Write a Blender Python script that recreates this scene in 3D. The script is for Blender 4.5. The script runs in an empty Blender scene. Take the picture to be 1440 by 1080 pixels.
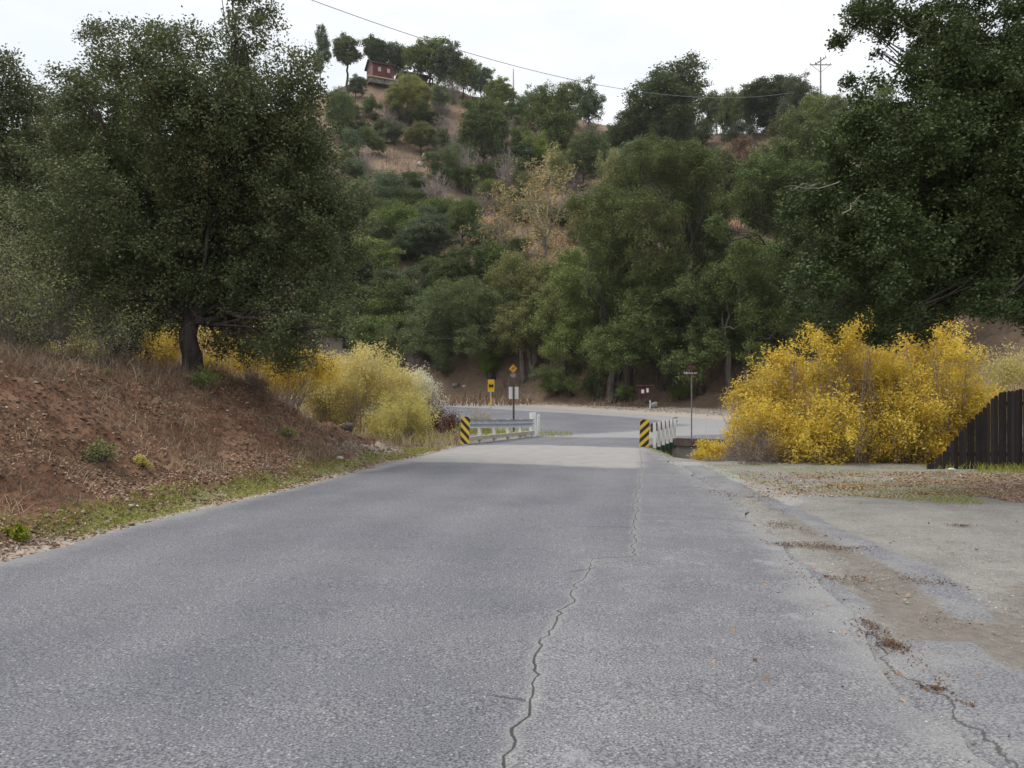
import bpy, math, random
import numpy as np
from mathutils import Vector
random.seed(7); RNG = np.random.default_rng(7)
sc = bpy.context.scene
COL = sc.collection
F = 1100.0; CX = 720.0; CY = 540.0; EYE = 1.6
R = math.radians

# ------------------------------------------------------------------ numpy noise
def _lat(seed):
    return np.random.default_rng(seed).random((256, 256))
_L = {}
def vnoise(x, y, s, seed=1):
    if seed not in _L: _L[seed] = _lat(seed)
    L = _L[seed]
    x = np.asarray(x, float) / s + 37.3; y = np.asarray(y, float) / s + 11.7
    xi = np.floor(x).astype(int); yi = np.floor(y).astype(int)
    fx = x - xi; fy = y - yi
    fx = fx * fx * (3 - 2 * fx); fy = fy * fy * (3 - 2 * fy)
    a = L[xi % 256, yi % 256]; b = L[(xi + 1) % 256, yi % 256]
    c = L[xi % 256, (yi + 1) % 256]; d = L[(xi + 1) % 256, (yi + 1) % 256]
    return (a * (1 - fx) + b * fx) * (1 - fy) + (c * (1 - fx) + d * fx) * fy
def fbm(x, y, s, o=4, seed=1):
    t = 0; a = 1; n = 0
    for i in range(o):
        t = t + a * vnoise(x, y, s, seed + i); n += a; a *= .5; s *= .47
    return t / n
def ss(x, a, b):
    t = np.clip((x - a) / (b - a), 0, 1); return t * t * (3 - 2 * t)
def interp(x, pts, k=1):
    return np.interp(x, [p[0] for p in pts], [p[k] for p in pts])
def sd_poly(X, Y, P):
    """signed distance, negative inside"""
    X = np.asarray(X, float); Y = np.asarray(Y, float)
    d = np.full(X.shape, 1e9); ins = np.zeros(X.shape, bool)
    n = len(P)
    for i in range(n):
        ax, ay = P[i]; bx, by = P[(i + 1) % n]
        ex, ey = bx - ax, by - ay
        t = np.clip(((X - ax) * ex + (Y - ay) * ey) / (ex * ex + ey * ey + 1e-12), 0, 1)
        d = np.minimum(d, np.hypot(X - ax - t * ex, Y - ay - t * ey))
        if abs(ey) > 1e-9:
            c = ((ay > Y) != (by > Y)) & (X < ex * (Y - ay) / ey + ax)
            ins ^= c
    return np.where(ins, -d, d)
def d_line(X, Y, P):
    d = np.full(np.asarray(X, float).shape, 1e9)
    for i in range(len(P) - 1):
        ax, ay = P[i]; bx, by = P[i + 1]; ex, ey = bx - ax, by - ay
        t = np.clip(((X - ax) * ex + (Y - ay) * ey) / (ex * ex + ey * ey), 0, 1)
        d = np.minimum(d, np.hypot(X - ax - t * ex, Y - ay - t * ey))
    return d

# ------------------------------------------------------------------ terrain
RZ = [(-60, .3), (-5, .09), (0, 0), (33, -.594), (47, -.62), (62, -.54), (75, -.31), (92, .1), (140, 1)]
def rz(Y): return interp(Y, RZ)
EL = [(-60, -14), (-6, -6.4), (0, -5.4), (3.4, -5.15), (7.48, -4.90), (9.88, -4.67), (13.5, -3.93), (16.7, -3.35), (19.96, -2.9), (21.9, -2.39), (26.2, -1.85), (32.5, .8)]
ER = [(-60, 2.0), (-6, 1.7), (0, 1.95), (3.38, 2.09), (4.75, 2.2), (6.51, 2.55), (8.37, 2.9), (11.3, 3.4), (14.65, 3.73), (17.6, 3.9), (19.5, 4.0), (25.3, 4.3), (30.6, 6.1)]
def pix_ground(px, py):
    k = (py - CY) / F
    Y = EYE / (k - .018)
    return ((px - CX) / F * Y, Y)
HILL = [  # px, base distance, ridge distance, ridge pixel row
 (-900, 40, 90, 330), (-400, 70, 150, 330), (0, 70, 160, 250), (300, 78, 172, 190), (450, 84, 185, 140), (500, 84, 190, 120), (540, 84, 192, 117), (610, 84, 192, 121),
 (660, 82, 190, 138), (720, 79, 186, 153), (790, 76, 183, 165), (850, 73, 180, 182), (1000, 67, 176, 194), (1090, 60, 170, 192), (1155, 57, 168, 172),
 (1250, 52, 158, 165), (1440, 42, 120, 150), (1900, 30, 85, 60), (2600, 26, 60, 60)]
HU = [(h[0] - CX) / F for h in HILL]
CREEK = [(-1.9, 26.5), (-5, 25.2), (-12, 27), (-32, 33), (-60, 45), (-60, 75), (-32, 60), (-14, 47), (-5, 39), (.3, 33.2), (.9, 32.4), (6.15, 30.65), (9, 29.2), (20, 26.6), (60, 24),
         (60, 14), (40, 16), (14, 19.2), (8, 19.3), (5.0, 19.7), (4.35, 21.3), (4.5, 25.2), (4.3, 26.1)]
CR_NEAR = [(60, 14), (40, 16), (14, 19.2), (8, 19.3), (5.0, 19.7), (4.35, 21.3), (4.5, 25.2), (4.3, 26.1), (-1.9, 26.5), (-5, 25.2), (-12, 27), (-32, 33), (-60, 45)]
CR_FARL = [(-60, 75), (-32, 60), (-14, 47), (-5, 39), (.3, 33.2)]
CR_FARR = [(.9, 32.4), (6.15, 30.65), (9, 29.2), (20, 26.6), (60, 24)]
def road_in(X, Y):
    """distance inside the main road (positive inside)"""
    l = interp(Y, EL); r = interp(Y, ER)
    d = np.minimum(X - l, r - X)
    return np.where(Y > 32.5, -9, d)
XL = [(22, 70), (24, 60), (26.6, 20), (29.2, 9), (30.65, 6.2), (31.6, 3.5), (32.5, .85), (42, -3), (55, -10), (75, -22), (92, -34), (110, -50)]
XR = [(22, 70), (36, 62), (40, 27), (47, 13.7), (56, 9.2), (62, 6.2), (69.5, 1.3), (76, -6), (92, -20), (110, -36)]
def cross_in(X, Y):
    l = interp(Y, XL); r = interp(Y, XR)
    d = np.minimum(X - l, r - X) * .75
    return np.where((Y > 26) & (Y < 109), d, -9)
def ground(X, Y, detail=True):
    X = np.asarray(X, float); Y = np.asarray(Y, float)
    base = rz(Y)
    z = base.copy() if hasattr(base, 'copy') else np.array(base)
    # left bank
    Yc = Y + .45 * np.minimum(X + 6, 0)
    Hb = 2.12 * (1 - ss(Yc, 18.3, 26.0))
    d = (interp(np.minimum(Y, 26), EL) - X) * .97
    rough = fbm(X, Y, 1.7, 4, 21) - .5
    dd = d + rough * .9 * ss(d, .3, 1.5)
    prof = .10 * ss(d, .35, .9) + .9 * ss(dd, .5, 4.1)
    bank = Hb * prof + Hb * .02 * np.clip(d - 4, 0, 25)
    if detail:
        bank = bank + ss(d, .6, 1.6) * np.clip(Hb, 0, 1) * ((fbm(X, Y, .5, 3, 31) - .5) * .42 + (fbm(X, Y, .17, 2, 41) - .5) * .16)
    z = z + np.where(d > 0, bank, 0)
    # lot on the right: gentle lumps
    if detail:
        lot = ss(X - interp(np.minimum(Y, 30), ER), .1, 1.2)
        z = z + np.where(Y < 26, lot * ((fbm(X, Y, 2.6, 4, 51) - .5) * .09 + (fbm(X, Y, .25, 2, 61) - .5) * .018), 0)
    # creek
    c = sd_poly(X, Y, CREEK)
    dn = d_line(X, Y, CR_NEAR); dl = d_line(X, Y, CR_FARL); dr = d_line(X, Y, CR_FARR)
    dep = 2.3 * np.minimum(np.minimum(ss(dn, 0, np.where(X > 3, 1.5, 2.6)), ss(dl, 0, 3.0)), ss(dr, -.02, .25))
    z = z - np.where(c < 0, dep * (1 + .25 * (fbm(X, Y, 2.5, 3, 71) - .5)), 0)
    # hill
    u = np.clip(X / np.maximum(Y, 8.0), -1.45, 1.7)
    B = np.interp(u, HU, [h[1] for h in HILL]); Rr = np.interp(u, HU, [h[2] for h in HILL])
    zr = EYE + np.interp(u, HU, [(CY - h[3]) / F for h in HILL]) * Rr
    t = (Y - B) / (Rr - B)
    tc = np.clip(t, 0, 1)
    w = np.sin(np.pi * tc)
    hz = zr * (.16 * ss(t, 0, .10) * tc ** .5 + (1 - .16) * tc ** 1.12) + .16 * zr * (ss(t, .1, 1) * (1 - tc ** .5)) * 0
    hz = hz + w ** 1.4 * ((fbm(X, Y, 26, 3, 81) - .5) * 9 + (fbm(X, Y, 5, 3, 91) - .5) * 1.8)
    hz = np.where(t > 1, np.maximum(zr - (Y - Rr) * .33, 6), hz)
    z = z + np.where(t > 0, hz, 0)
    if detail:
        rin = np.maximum(road_in(X, Y), cross_in(X, Y))
        z = z + np.where((rin < 0) & (Y > 26) & (Y < 200), (fbm(X, Y, 1.3, 3, 15) - .5) * .16 * ss(-rin, .1, 1.5), 0)
    ri = road_in(X, Y); ci = cross_in(X, Y)
    rin = np.maximum(ri, ci)
    z = np.where(rin > -.12, np.minimum(z, base - .012 - .06 * ss(rin, -.02, .25)), z)
    onb = (c < 0) & (ri > -.3)
    z = np.where(onb, np.minimum(z, base - 1.2), z)
    return z
def gz(x, y): return float(ground(np.array([x]), np.array([y]))[0])
def hit(px, py, y0=6.0, y1=230.0):
    """where the sight line through a pixel of the photograph meets the terrain"""
    Y = np.arange(y0, y1, .25); X = (px - CX) / F * Y
    zl = EYE + (CY - py) / F * Y; g = ground(X, Y)
    w = np.where(g >= zl)[0]
    if len(w) == 0:
        u = (px - CX) / F; Yr = float(np.interp(u, HU, [h[2] for h in HILL])) - 1
        return (u * Yr, Yr, gz(u * Yr, Yr))
    i = w[0]; return (float(X[i]), float(Y[i]), float(g[i]))

# ------------------------------------------------------------------ materials
def nmat(name):
    m = bpy.data.materials.new(name); m.use_nodes = True
    nt = m.node_tree; nt.nodes.clear()
    return m, nt
class NB:
    def __init__(s, nt): s.nt = nt
    def n(s, t, **k):
        o = s.nt.nodes.new(t)
        for a, v in k.items():
            if a.startswith('i_'):
                key = a[2:]; key = int(key) if key.isdigit() else key.replace('_', ' ')
                s.set(o.inputs[key], v)
            else: setattr(o, a, v)
        return o
    def set(s, inp, v):
        if isinstance(v, bpy.types.NodeSocket): s.nt.links.new(v, inp)
        else: inp.default_value = v
    def noise(s, sc_, det=4, rough=.55, vec=None, dim='3D'):
        o = s.n('ShaderNodeTexNoise', i_Scale=sc_, i_Detail=det, i_Roughness=rough)
        if vec is not None: s.set(o.inputs['Vector'], vec)
        return o.outputs['Fac']
    def math(s, op, a, b=0.0, clamp=False):
        o = s.n('ShaderNodeMath', operation=op, use_clamp=clamp); s.set(o.inputs[0], a); s.set(o.inputs[1], b); return o.outputs[0]
    def mr(s, v, a, b, c=0.0, d=1.0, smooth=True):
        o = s.n('ShaderNodeMapRange', interpolation_type='SMOOTHSTEP' if smooth else 'LINEAR')
        s.set(o.inputs['Value'], v); s.set(o.inputs['From Min'], a); s.set(o.inputs['From Max'], b); s.set(o.inputs['To Min'], c); s.set(o.inputs['To Max'], d); return o.outputs['Result']
    def mix(s, f, a, b, mode='MIX'):
        o = s.n('ShaderNodeMix', data_type='RGBA', blend_type=mode)
        s.set(o.inputs[0], f); s.set(o.inputs[6], a if not isinstance(a, tuple) else (*a, 1)); s.set(o.inputs[7], b if not isinstance(b, tuple) else (*b, 1)); return o.outputs[2]
    def attr(s, name):
        return s.n('ShaderNodeAttribute', attribute_name=name).outputs['Fac']
    def pos(s): return s.n('ShaderNodeNewGeometry').outputs['Position']
    def objc(s): return s.n('ShaderNodeTexCoord').outputs['Object']
    def out(s, sh, disp=None):
        o = s.n('ShaderNodeOutputMaterial'); s.nt.links.new(sh, o.inputs['Surface'])
    def bsdf(s, col, rough=.8, spec=.3, metal=0, bump=None, bstr=.3, bdist=.02):
        o = s.n('ShaderNodeBsdfPrincipled'); s.set(o.inputs['Base Color'], col if not isinstance(col, tuple) else (*col, 1))
        s.set(o.inputs['Roughness'], rough); s.set(o.inputs['Specular IOR Level'], spec); s.set(o.inputs['Metallic'], metal)
        if bump is not None:
            b = s.n('ShaderNodeBump', i_Strength=bstr, i_Distance=bdist); s.set(b.inputs['Height'], bump); s.nt.links.new(b.outputs[0], o.inputs['Normal'])
        return o.outputs[0]

def simple(name, col, rough=.7, var=.25, sc_=6.0, spec=.3, metal=0, col2=None, bump=.2, stretch=None, coord='obj'):
    m, nt = nmat(name); b = NB(nt)
    v = b.objc() if coord == 'obj' else b.pos()
    if stretch:
        mp = b.n('ShaderNodeMapping'); nt.links.new(v, mp.inputs[0]); mp.inputs['Scale'].default_value = stretch; v = mp.outputs[0]
    n1 = b.noise(sc_, 5, .6, v); n2 = b.noise(sc_ * 7, 3, .6, v)
    c2 = col2 or tuple(max(0, x * (1 - var * 1.6)) for x in col)
    c = b.mix(b.mr(n1, .35, .65), col, c2)
    c = b.mix(b.mr(n2, .4, .7, 0, .5), c, tuple(x * .7 for x in col))
    b.out(b.bsdf(c, rough, spec, metal, n2, bump, .01)); return m

def leaf_mat(name, c1, c2, c3=None, transl=.2, rough=.6, spec=.12, objvar=.30, sat=None):
    gain = 1.32 if name in ('leaf_dark_oak', 'leaf_olive', 'leaf_bright_green', 'leaf_bluish', 'leaf_warm_green') else 1.0
    sat = sat or (1.13 if c1[1] > c1[0] else 1.0)
    m, nt = nmat(name); b = NB(nt)
    a = b.attr('rnd')
    col = b.mix(a, c1, c2)
    if c3: col = b.mix(b.mr(a, .9, .96), col, c3)
    n = b.noise(.9, 3, .6, b.objc())
    col = b.mix(b.mr(n, .35, .65, 0, .55), col, tuple(x * .62 for x in c2))
    oi = b.n('ShaderNodeObjectInfo').outputs['Random']
    hs = b.n('ShaderNodeHueSaturation'); b.set(hs.inputs['Hue'], b.mr(oi, 0, 1, .5 - .03 * objvar, .5 + .05 * objvar, False))
    b.set(hs.inputs['Value'], b.mr(b.math('FRACT', b.math('MULTIPLY', oi, 7.31)), 0, 1, gain * (1 - objvar), gain * (1 + objvar), False)); b.set(hs.inputs['Saturation'], b.mr(b.math('FRACT', b.math('MULTIPLY', oi, 3.7)), 0, 1, sat * (1 - .6 * objvar), sat * 1.05, False))
    nt.links.new(col, hs.inputs['Color']); col = hs.outputs[0]
    p = b.bsdf(col, rough, spec)
    t = b.n('ShaderNodeBsdfTranslucent'); nt.links.new(col, t.inputs[0])
    mx = b.n('ShaderNodeMixShader', i_0=transl); nt.links.new(p, mx.inputs[1]); nt.links.new(t.outputs[0], mx.inputs[2])
    b.out(mx.outputs[0]); return m

M = {}
M['oak'] = leaf_mat('leaf_dark_oak', (.085, .115, .045), (.150, .180, .075), (.20, .17, .08))
M['oak_near'] = leaf_mat('leaf_near_oak', (.098, .122, .062), (.185, .205, .112), (.26, .16, .07), objvar=.05, rough=.5, spec=.2)
M['oak_right'] = leaf_mat('leaf_right_oak', (.046, .072, .030), (.100, .130, .055), (.20, .16, .06), objvar=.05, rough=.5, spec=.18)
M['olive'] = leaf_mat('leaf_olive', (.145, .160, .068), (.235, .240, .110), (.26, .22, .12))
M['bright'] = leaf_mat('leaf_bright_green', (.088, .122, .036), (.190, .220, .078), (.24, .22, .09))
M['warm'] = leaf_mat('leaf_warm_green', (.088, .128, .032), (.215, .255, .082), (.28, .24, .09))
M['lime'] = leaf_mat('leaf_lime', (.14, .22, .05), (.27, .34, .10), objvar=.1)
M['blue'] = leaf_mat('leaf_bluish', (.090, .120, .070), (.155, .190, .105))
M['yellow'] = leaf_mat('leaf_yellow', (.70, .50, .07), (.90, .72, .16), (.70, .38, .09), transl=.35, objvar=.05)
M['yellow_pale'] = leaf_mat('leaf_pale_yellow', (.58, .49, .18), (.80, .72, .36), (.50, .36, .18), transl=.4, objvar=.12)
M['yellow_green'] = leaf_mat('leaf_yellow_green', (.52, .46, .13), (.72, .64, .25), (.48, .34, .14), transl=.4, objvar=.05)
M['fluff'] = leaf_mat('seed_fluff', (.62, .58, .42), (.78, .74, .60), (.5, .45, .3), objvar=.05)
M['sycamore'] = leaf_mat('leaf_sycamore', (.34, .25, .10), (.52, .42, .20), (.40, .20, .10), objvar=.1)
M['twig'] = leaf_mat('twig_grey', (.26, .21, .20), (.38, .31, .29), transl=.0, objvar=.2)
M['brown_brush'] = leaf_mat('dry_brush', (.15, .095, .065), (.29, .205, .145), (.46, .39, .30), transl=.15, objvar=.1)
M['rust_brush'] = leaf_mat('rust_brush', (.12, .05, .035), (.22, .10, .06), transl=.15, objvar=.1)
M['straw'] = leaf_mat('straw', (.42, .33, .20), (.58, .48, .32), transl=.2, objvar=.1)
M['debris'] = leaf_mat('plant_debris', (.075, .042, .028), (.20, .115, .070), (.40, .27, .18), transl=0, objvar=0)
M['stones'] = leaf_mat('stones', (.22, .21, .195), (.42, .405, .38), (.60, .58, .54), transl=0, objvar=0)
M['clods'] = leaf_mat('clods', (.085, .050, .034), (.19, .125, .085), (.40, .34, .28), transl=0, objvar=0)
M['grass'] = leaf_mat('green_grass', (.21, .27, .055), (.42, .42, .12), (.60, .52, .26), transl=.3, objvar=.05)
M['litter'] = leaf_mat('leaf_litter', (.24, .13, .08), (.52, .40, .30), (.78, .68, .56), transl=.05, objvar=.0)
M['bark'] = simple('bark_dark', (.085, .070, .060), .9, .4, 5, bump=.8, stretch=(1, 1, .25))
M['bark_grey'] = simple('bark_grey', (.20, .175, .15), .9, .4, 5, bump=.8, stretch=(1, 1, .2))
M['bark_pale'] = simple('bark_pale', (.40, .35, .29), .85, .3, 4, bump=.4)
M['concrete'] = simple('concrete_wall', (.42, .40, .37), .85, .5, 1.6, col2=(.22, .19, .16), bump=.4)
M['concrete_dark'] = simple('concrete_cap', (.17, .13, .11), .85, .4, 2.0)
M['paint_white'] = simple('white_paint', (.82, .82, .80), .55, .10, 5, col2=(.68, .68, .66))
M['paint_green'] = simple('green_paint', (.012, .075, .052), .6, .3, 8)
M['galv'] = simple('galvanised_steel', (.55, .58, .60), .42, .15, 4, spec=.5, metal=.45, col2=(.42, .44, .47))
M['steel'] = simple('sign_post_steel', (.24, .22, .23), .6, .2, 8, metal=.2)
M['post_brown'] = simple('post_brown', (.10, .085, .08), .7, .3, 6)
M['timber'] = simple('timber', (.52, .47, .39), .8, .3, 4, stretch=(1, 8, 1))
M['timber_red'] = simple('timber_rust', (.10, .05, .035), .8, .3, 4)
M['sign_white'] = simple('sign_back_white', (.72, .72, .74), .5, .05, 5)
M['sign_yellow'] = simple('sign_yellow', (.78, .46, .02), .45, .1, 5)
M['sign_amber'] = simple('sign_amber', (.55, .27, .02), .45, .2, 5)
M['black'] = simple('sign_black', (.02, .018, .02), .5, .1, 5)
M['maroon'] = simple('maroon', (.085, .022, .03), .7, .3, 3)
M['paper'] = simple('paper', (.75, .75, .73), .8, .05, 3)
M['house_red'] = simple('red_siding', (.17, .050, .042), .8, .3, .8, stretch=(1, 1, 4))
M['house_pink'] = simple('faded_siding', (.30, .17, .165), .8, .2, .8)
M['roof'] = simple('dark_roof', (.045, .035, .035), .8, .3, 1)
M['roof_tan'] = simple('tan_roof', (.30, .22, .18), .8, .3, 1)
M['glass'] = simple('window_pane', (.45, .47, .5), .2, .1, 1)
M['wood_pole'] = simple('pole_wood', (.52, .38, .23), .8, .2, 2)
M['wood_pole_grey'] = simple('pole_wood_grey', (.22, .19, .19), .8, .2, 2)
M['wire'] = simple('wire', (.20, .20, .22), .5, .1, 2)
M['rock'] = simple('rock', (.34, .32, .30), .9, .4, 2.2, bump=.8)
M['rock_white'] = simple('rock_white', (.62, .58, .50), .9, .2, 2)
M['rock_dark'] = simple('rock_dark', (.15, .12, .10), .9, .4, 3, bump=.8)

# fence wood
m, nt = nmat('dark_fence'); b = NB(nt)
a = b.attr('rnd'); mp = b.n('ShaderNodeMapping'); nt.links.new(b.objc(), mp.inputs[0]); mp.inputs['Scale'].default_value = (18, 18, 1.4)
n = b.noise(2.2, 5, .65, mp.outputs[0])
c = b.mix(a, (.016, .013, .014), (.042, .034, .034)); c = b.mix(b.mr(n, .45, .75, 0, .6), c, (.06, .036, .03)); c = b.mix(b.mr(b.noise(7, 3, .6, mp.outputs[0]), .62, .75, 0, .5), c, (.09, .08, .08))
b.out(b.bsdf(c, .85, .2, 0, n, .5, .01)); M['fence'] = m

# stripes for the object markers
def stripe_mat(name, sgn):
    m, nt = nmat(name); b = NB(nt)
    sx = b.n('ShaderNodeSeparateXYZ'); nt.links.new(b.objc(), sx.inputs[0])
    v = b.math('ADD', b.math('MULTIPLY', sx.outputs['X'], sgn), sx.outputs['Z'])
    f = b.math('FRACT', b.math('ADD', b.math('DIVIDE', v, .283), .12))
    k = b.mr(f, .49, .51)
    n = b.noise(14, 4, .6, b.objc())
    yel = b.mix(b.mr(n, .5, .8, 0, .5), (.74, .50, .05), (.45, .30, .06)); blk = b.mix(b.mr(n, .45, .8, 0, .6), (.022, .02, .022), (.07, .06, .055))
    b.out(b.bsdf(b.mix(k, yel, blk), .5, .4)); return m
M['stripe_l'] = stripe_mat('marker_stripes_down_right', 1.0)
M['stripe_r'] = stripe_mat('marker_stripes_down_left', -1.0)

# asphalt
def asphalt(name, main=True):
    m, nt = nmat(name); b = NB(nt); p = b.pos()
    crk = b.attr('crack'); pale = b.attr('pale'); edge = b.attr('edge'); patch = b.attr('patch')
    big = b.noise(.35, 4, .6, p); mid = b.noise(2.2, 4, .6, p)
    fine = b.noise(75, 3, .7, p); fine2 = b.noise(170, 2, .6, p)
    col = b.mix(b.mr(big, .3, .7), (.120, .120, .142), (.172, .170, .184))
    col = b.mix(b.mr(mid, .4, .7, 0, .35), col, (.168, .167, .185))
    vo = b.n('ShaderNodeTexVoronoi', i_Scale=48.0, feature='F1'); nt.links.new(p, vo.inputs['Vector'])
    side = b.mr(crk, -.02, .02)                 # right of the seam: coarser old surface
    if main:
        col = b.mix(b.math('MULTIPLY', side, .55), col, b.mix(b.mr(mid, .35, .65), (.172, .169, .180), (.222, .216, .218)))
    amp = b.mix(side, (.30,) * 3, (.55,) * 3) if main else (.3, .3, .3)
    sp = b.mr(fine, .36, .64, .25, 1.75, False)
    spc = b.n('ShaderNodeCombineXYZ'); [nt.links.new(sp, spc.inputs[i]) for i in range(3)]
    if main:
        tr = b.attr('track'); col = b.mix(b.math('MULTIPLY', tr, .22), col, (.235, .23, .25)); col = b.mix(b.mr(b.noise(.8, 5, .7, p), .56, .70, 0, .35), col, (.115, .115, .14))
    col = b.mix(.85, col, b.mix(1.0, col, spc.outputs[0], 'MULTIPLY'))
    hs = b.n('ShaderNodeSeparateColor'); nt.links.new(vo.outputs['Color'], hs.inputs[0])
    dots = b.math('MULTIPLY', b.mr(hs.outputs[0], .80, .90), b.mr(vo.outputs['Distance'], .42, .22))
    col = b.mix(b.math('MULTIPLY', dots, .60), col, (.50, .48, .43))
    dk = b.math('MULTIPLY', b.mr(hs.outputs[1], .72, .85), b.mr(vo.outputs['Distance'], .50, .28))
    col = b.mix(b.math('MULTIPLY', dk, .60), col, (.075, .073, .08))
    if main:
        # light scuffs on the old surface
        mp = b.n('ShaderNodeMapping'); nt.links.new(p, mp.inputs[0]); mp.inputs['Scale'].default_value = (1.9, 1.5, 1)
        sc1 = b.noise(1.1, 6, .72, mp.outputs[0])
        col = b.mix(b.math('MULTIPLY', b.mr(sc1, .57, .67, 0, .5), side), col, (.33, .33, .355))
        # rounded darker tyre smear
        col = b.mix(b.math('MULTIPLY', b.mr(patch, .35, 1.0), .35), col, (.12, .12, .14))
    # pale concrete / dusty band
    pn = b.math('ADD', pale, b.math('MULTIPLY', b.math('SUBTRACT', b.noise(1.3, 5, .6, p), .5), .9))
    col = b.mix(b.mr(pn, -.30, .30, 0, .90 if main else .8), col, b.mix(b.mr(mid, .3, .7), (.365, .345, .325) if main else (.33, .318, .308), (.30, .288, .278) if main else (.285, .278, .275)))
    en = b.math('ADD', edge, b.math('MULTIPLY', b.math('SUBTRACT', b.noise(1.8, 6, .65, p), .5), .8))
    col = b.mix(b.mr(en, .36, -.05, 0, .5), col, (.31, .305, .30))
    if main:
        w = b.noise(5, 5, .7, p)
        dcr = b.math('ABSOLUTE', b.math('ADD', crk, b.math('MULTIPLY', b.math('SUBTRACT', w, .5), .05)))
        wid = b.mr(b.noise(2.0, 3, .5, p), .35, .7, .001, .0055)
        cm = b.mr(b.math('SUBTRACT', dcr, wid), .008, .0)
        halo = b.mr(dcr, .08, .0, 0, .35)
        col = b.mix(halo, col, (.33, .325, .31))
        col = b.mix(b.math('MULTIPLY', cm, .9), col, (.035, .032, .03))
        hc = b.attr('crossc'); hd = b.math('ABSOLUTE', b.math('ADD', hc, b.math('MULTIPLY', b.math('SUBTRACT', w, .5), .10)))
        col = b.mix(b.mr(hd, .022, .006, 0, .85), col, (.06, .06, .06))
    bump = b.math('ADD', fine, b.math('MULTIPLY', fine2, .5))
    b.out(b.bsdf(col, .82, .35, 0, bump, .25, .005)); return m
M['asphalt'] = asphalt('asphalt', True); M['asphalt_far'] = asphalt('asphalt_far', False)

# ground
m, nt = nmat('ground_soil'); b = NB(nt); p = b.pos()
big = b.noise(.25, 5, .6, p); mid = b.noise(1.6, 6, .65, p); fin = b.noise(11, 5, .7, p); vf = b.noise(60, 3, .7, p)
lot = b.mix(b.mr(mid, .35, .68), (.275, .265, .248), (.195, .186, .175))
lot = b.mix(b.mr(fin, .45, .7, 0, .5), lot, (.19, .165, .14))
lot = b.mix(b.mr(vf, .50, .66, 0, .6), lot, (.44, .42, .39))
lot = b.mix(b.mr(vf, .46, .34, 0, .6), lot, (.12, .105, .09))
lot = b.mix(b.mr(b.noise(4.5, 6, .75, p), .60, .68, 0, .6), lot, (.13, .105, .085))
brn = b.math('ADD', b.attr('brown'), b.math('MULTIPLY', b.math('SUBTRACT', b.noise(1.5, 6, .7, p), .5), -1.6))
lot = b.mix(b.mr(brn, .15, -.25, 0, .75), lot, b.mix(b.mr(fin, .3, .7), (.205, .178, .148), (.135, .118, .102)))
grv = b.math('ADD', b.attr('gravel'), b.math('MULTIPLY', b.math('SUBTRACT', b.noise(2.1, 6, .7, p), .5), -1.0))
lot = b.mix(b.mr(grv, .12, -.12, 0, .75), lot, b.mix(b.mr(vf, .35, .65), (.42, .415, .405), (.29, .285, .278)))
bk = b.mix(b.mr(mid, .35, .65), (.145, .070, .042), (.235, .142, .090))
bk = b.mix(b.mr(fin, .44, .60, 0, .85), bk, (.060, .035, .024))
bk = b.mix(b.mr(vf, .55, .72, 0, .55), bk, (.34, .26, .185))
hl = b.mix(b.mr(big, .4, .62), (.255, .175, .118), (.175, .125, .092))
hl = b.mix(b.mr(mid, .45, .7, 0, .7), hl, (.135, .105, .08))
hl = b.mix(b.mr(b.noise(.09, 4, .6, p), .56, .63, 0, .7), hl, (.26, .135, .080))
hl = b.mix(b.mr(fin, .5, .75, 0, .5), hl, (.40, .32, .22))
col = b.mix(b.attr('bank'), lot, bk); col = b.mix(b.attr('hill'), col, hl)
sn = b.math('ADD', b.attr('sand'), b.math('MULTIPLY', b.math('SUBTRACT', b.noise(3, 6, .7, p), .5), .9))
col = b.mix(b.mr(sn, .4, .6, 0, .9), col, b.mix(b.mr(fin, .35, .65), (.43, .38, .32), (.32, .275, .23)))
gn = b.math('ADD', b.attr('grass'), b.math('MULTIPLY', b.math('SUBTRACT', b.noise(2.4, 6, .7, p), .5), 1.5))
col = b.mix(b.mr(gn, .42, .75, 0, .7), col, b.mix(b.mr(fin, .35, .65), (.17, .20, .06), (.27, .27, .12)))
old = b.math('ADD', b.attr('old'), b.math('MULTIPLY', b.math('SUBTRACT', b.noise(2.6, 7, .72, p), .5), .55))
vo = b.n('ShaderNodeTexVoronoi', i_Scale=60.0); nt.links.new(p, vo.inputs['Vector'])
oc = b.mix(b.mr(vf, .38, .62), (.12, .12, .138), (.27, .268, .28)); oc = b.mix(b.mr(mid, .4, .65, 0, .4), oc, (.34, .33, .31))
om = b.mr(old, .05, -.03)
col = b.mix(om, col, oc)
c2 = b.attr('crk2'); cd = b.math('ABSOLUTE', b.math('ADD', c2, b.math('MULTIPLY', b.math('SUBTRACT', b.noise(5, 5, .7, p), .5), .16)))
col = b.mix(b.mr(cd, .014, .003, 0, .75), col, (.06, .055, .05))
h = b.math('ADD', b.math('MULTIPLY', fin, 1.0), b.math('MULTIPLY', vf, .35))
b.out(b.bsdf(col, .92, .15, 0, h, .6, .03)); M['ground'] = m

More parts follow.
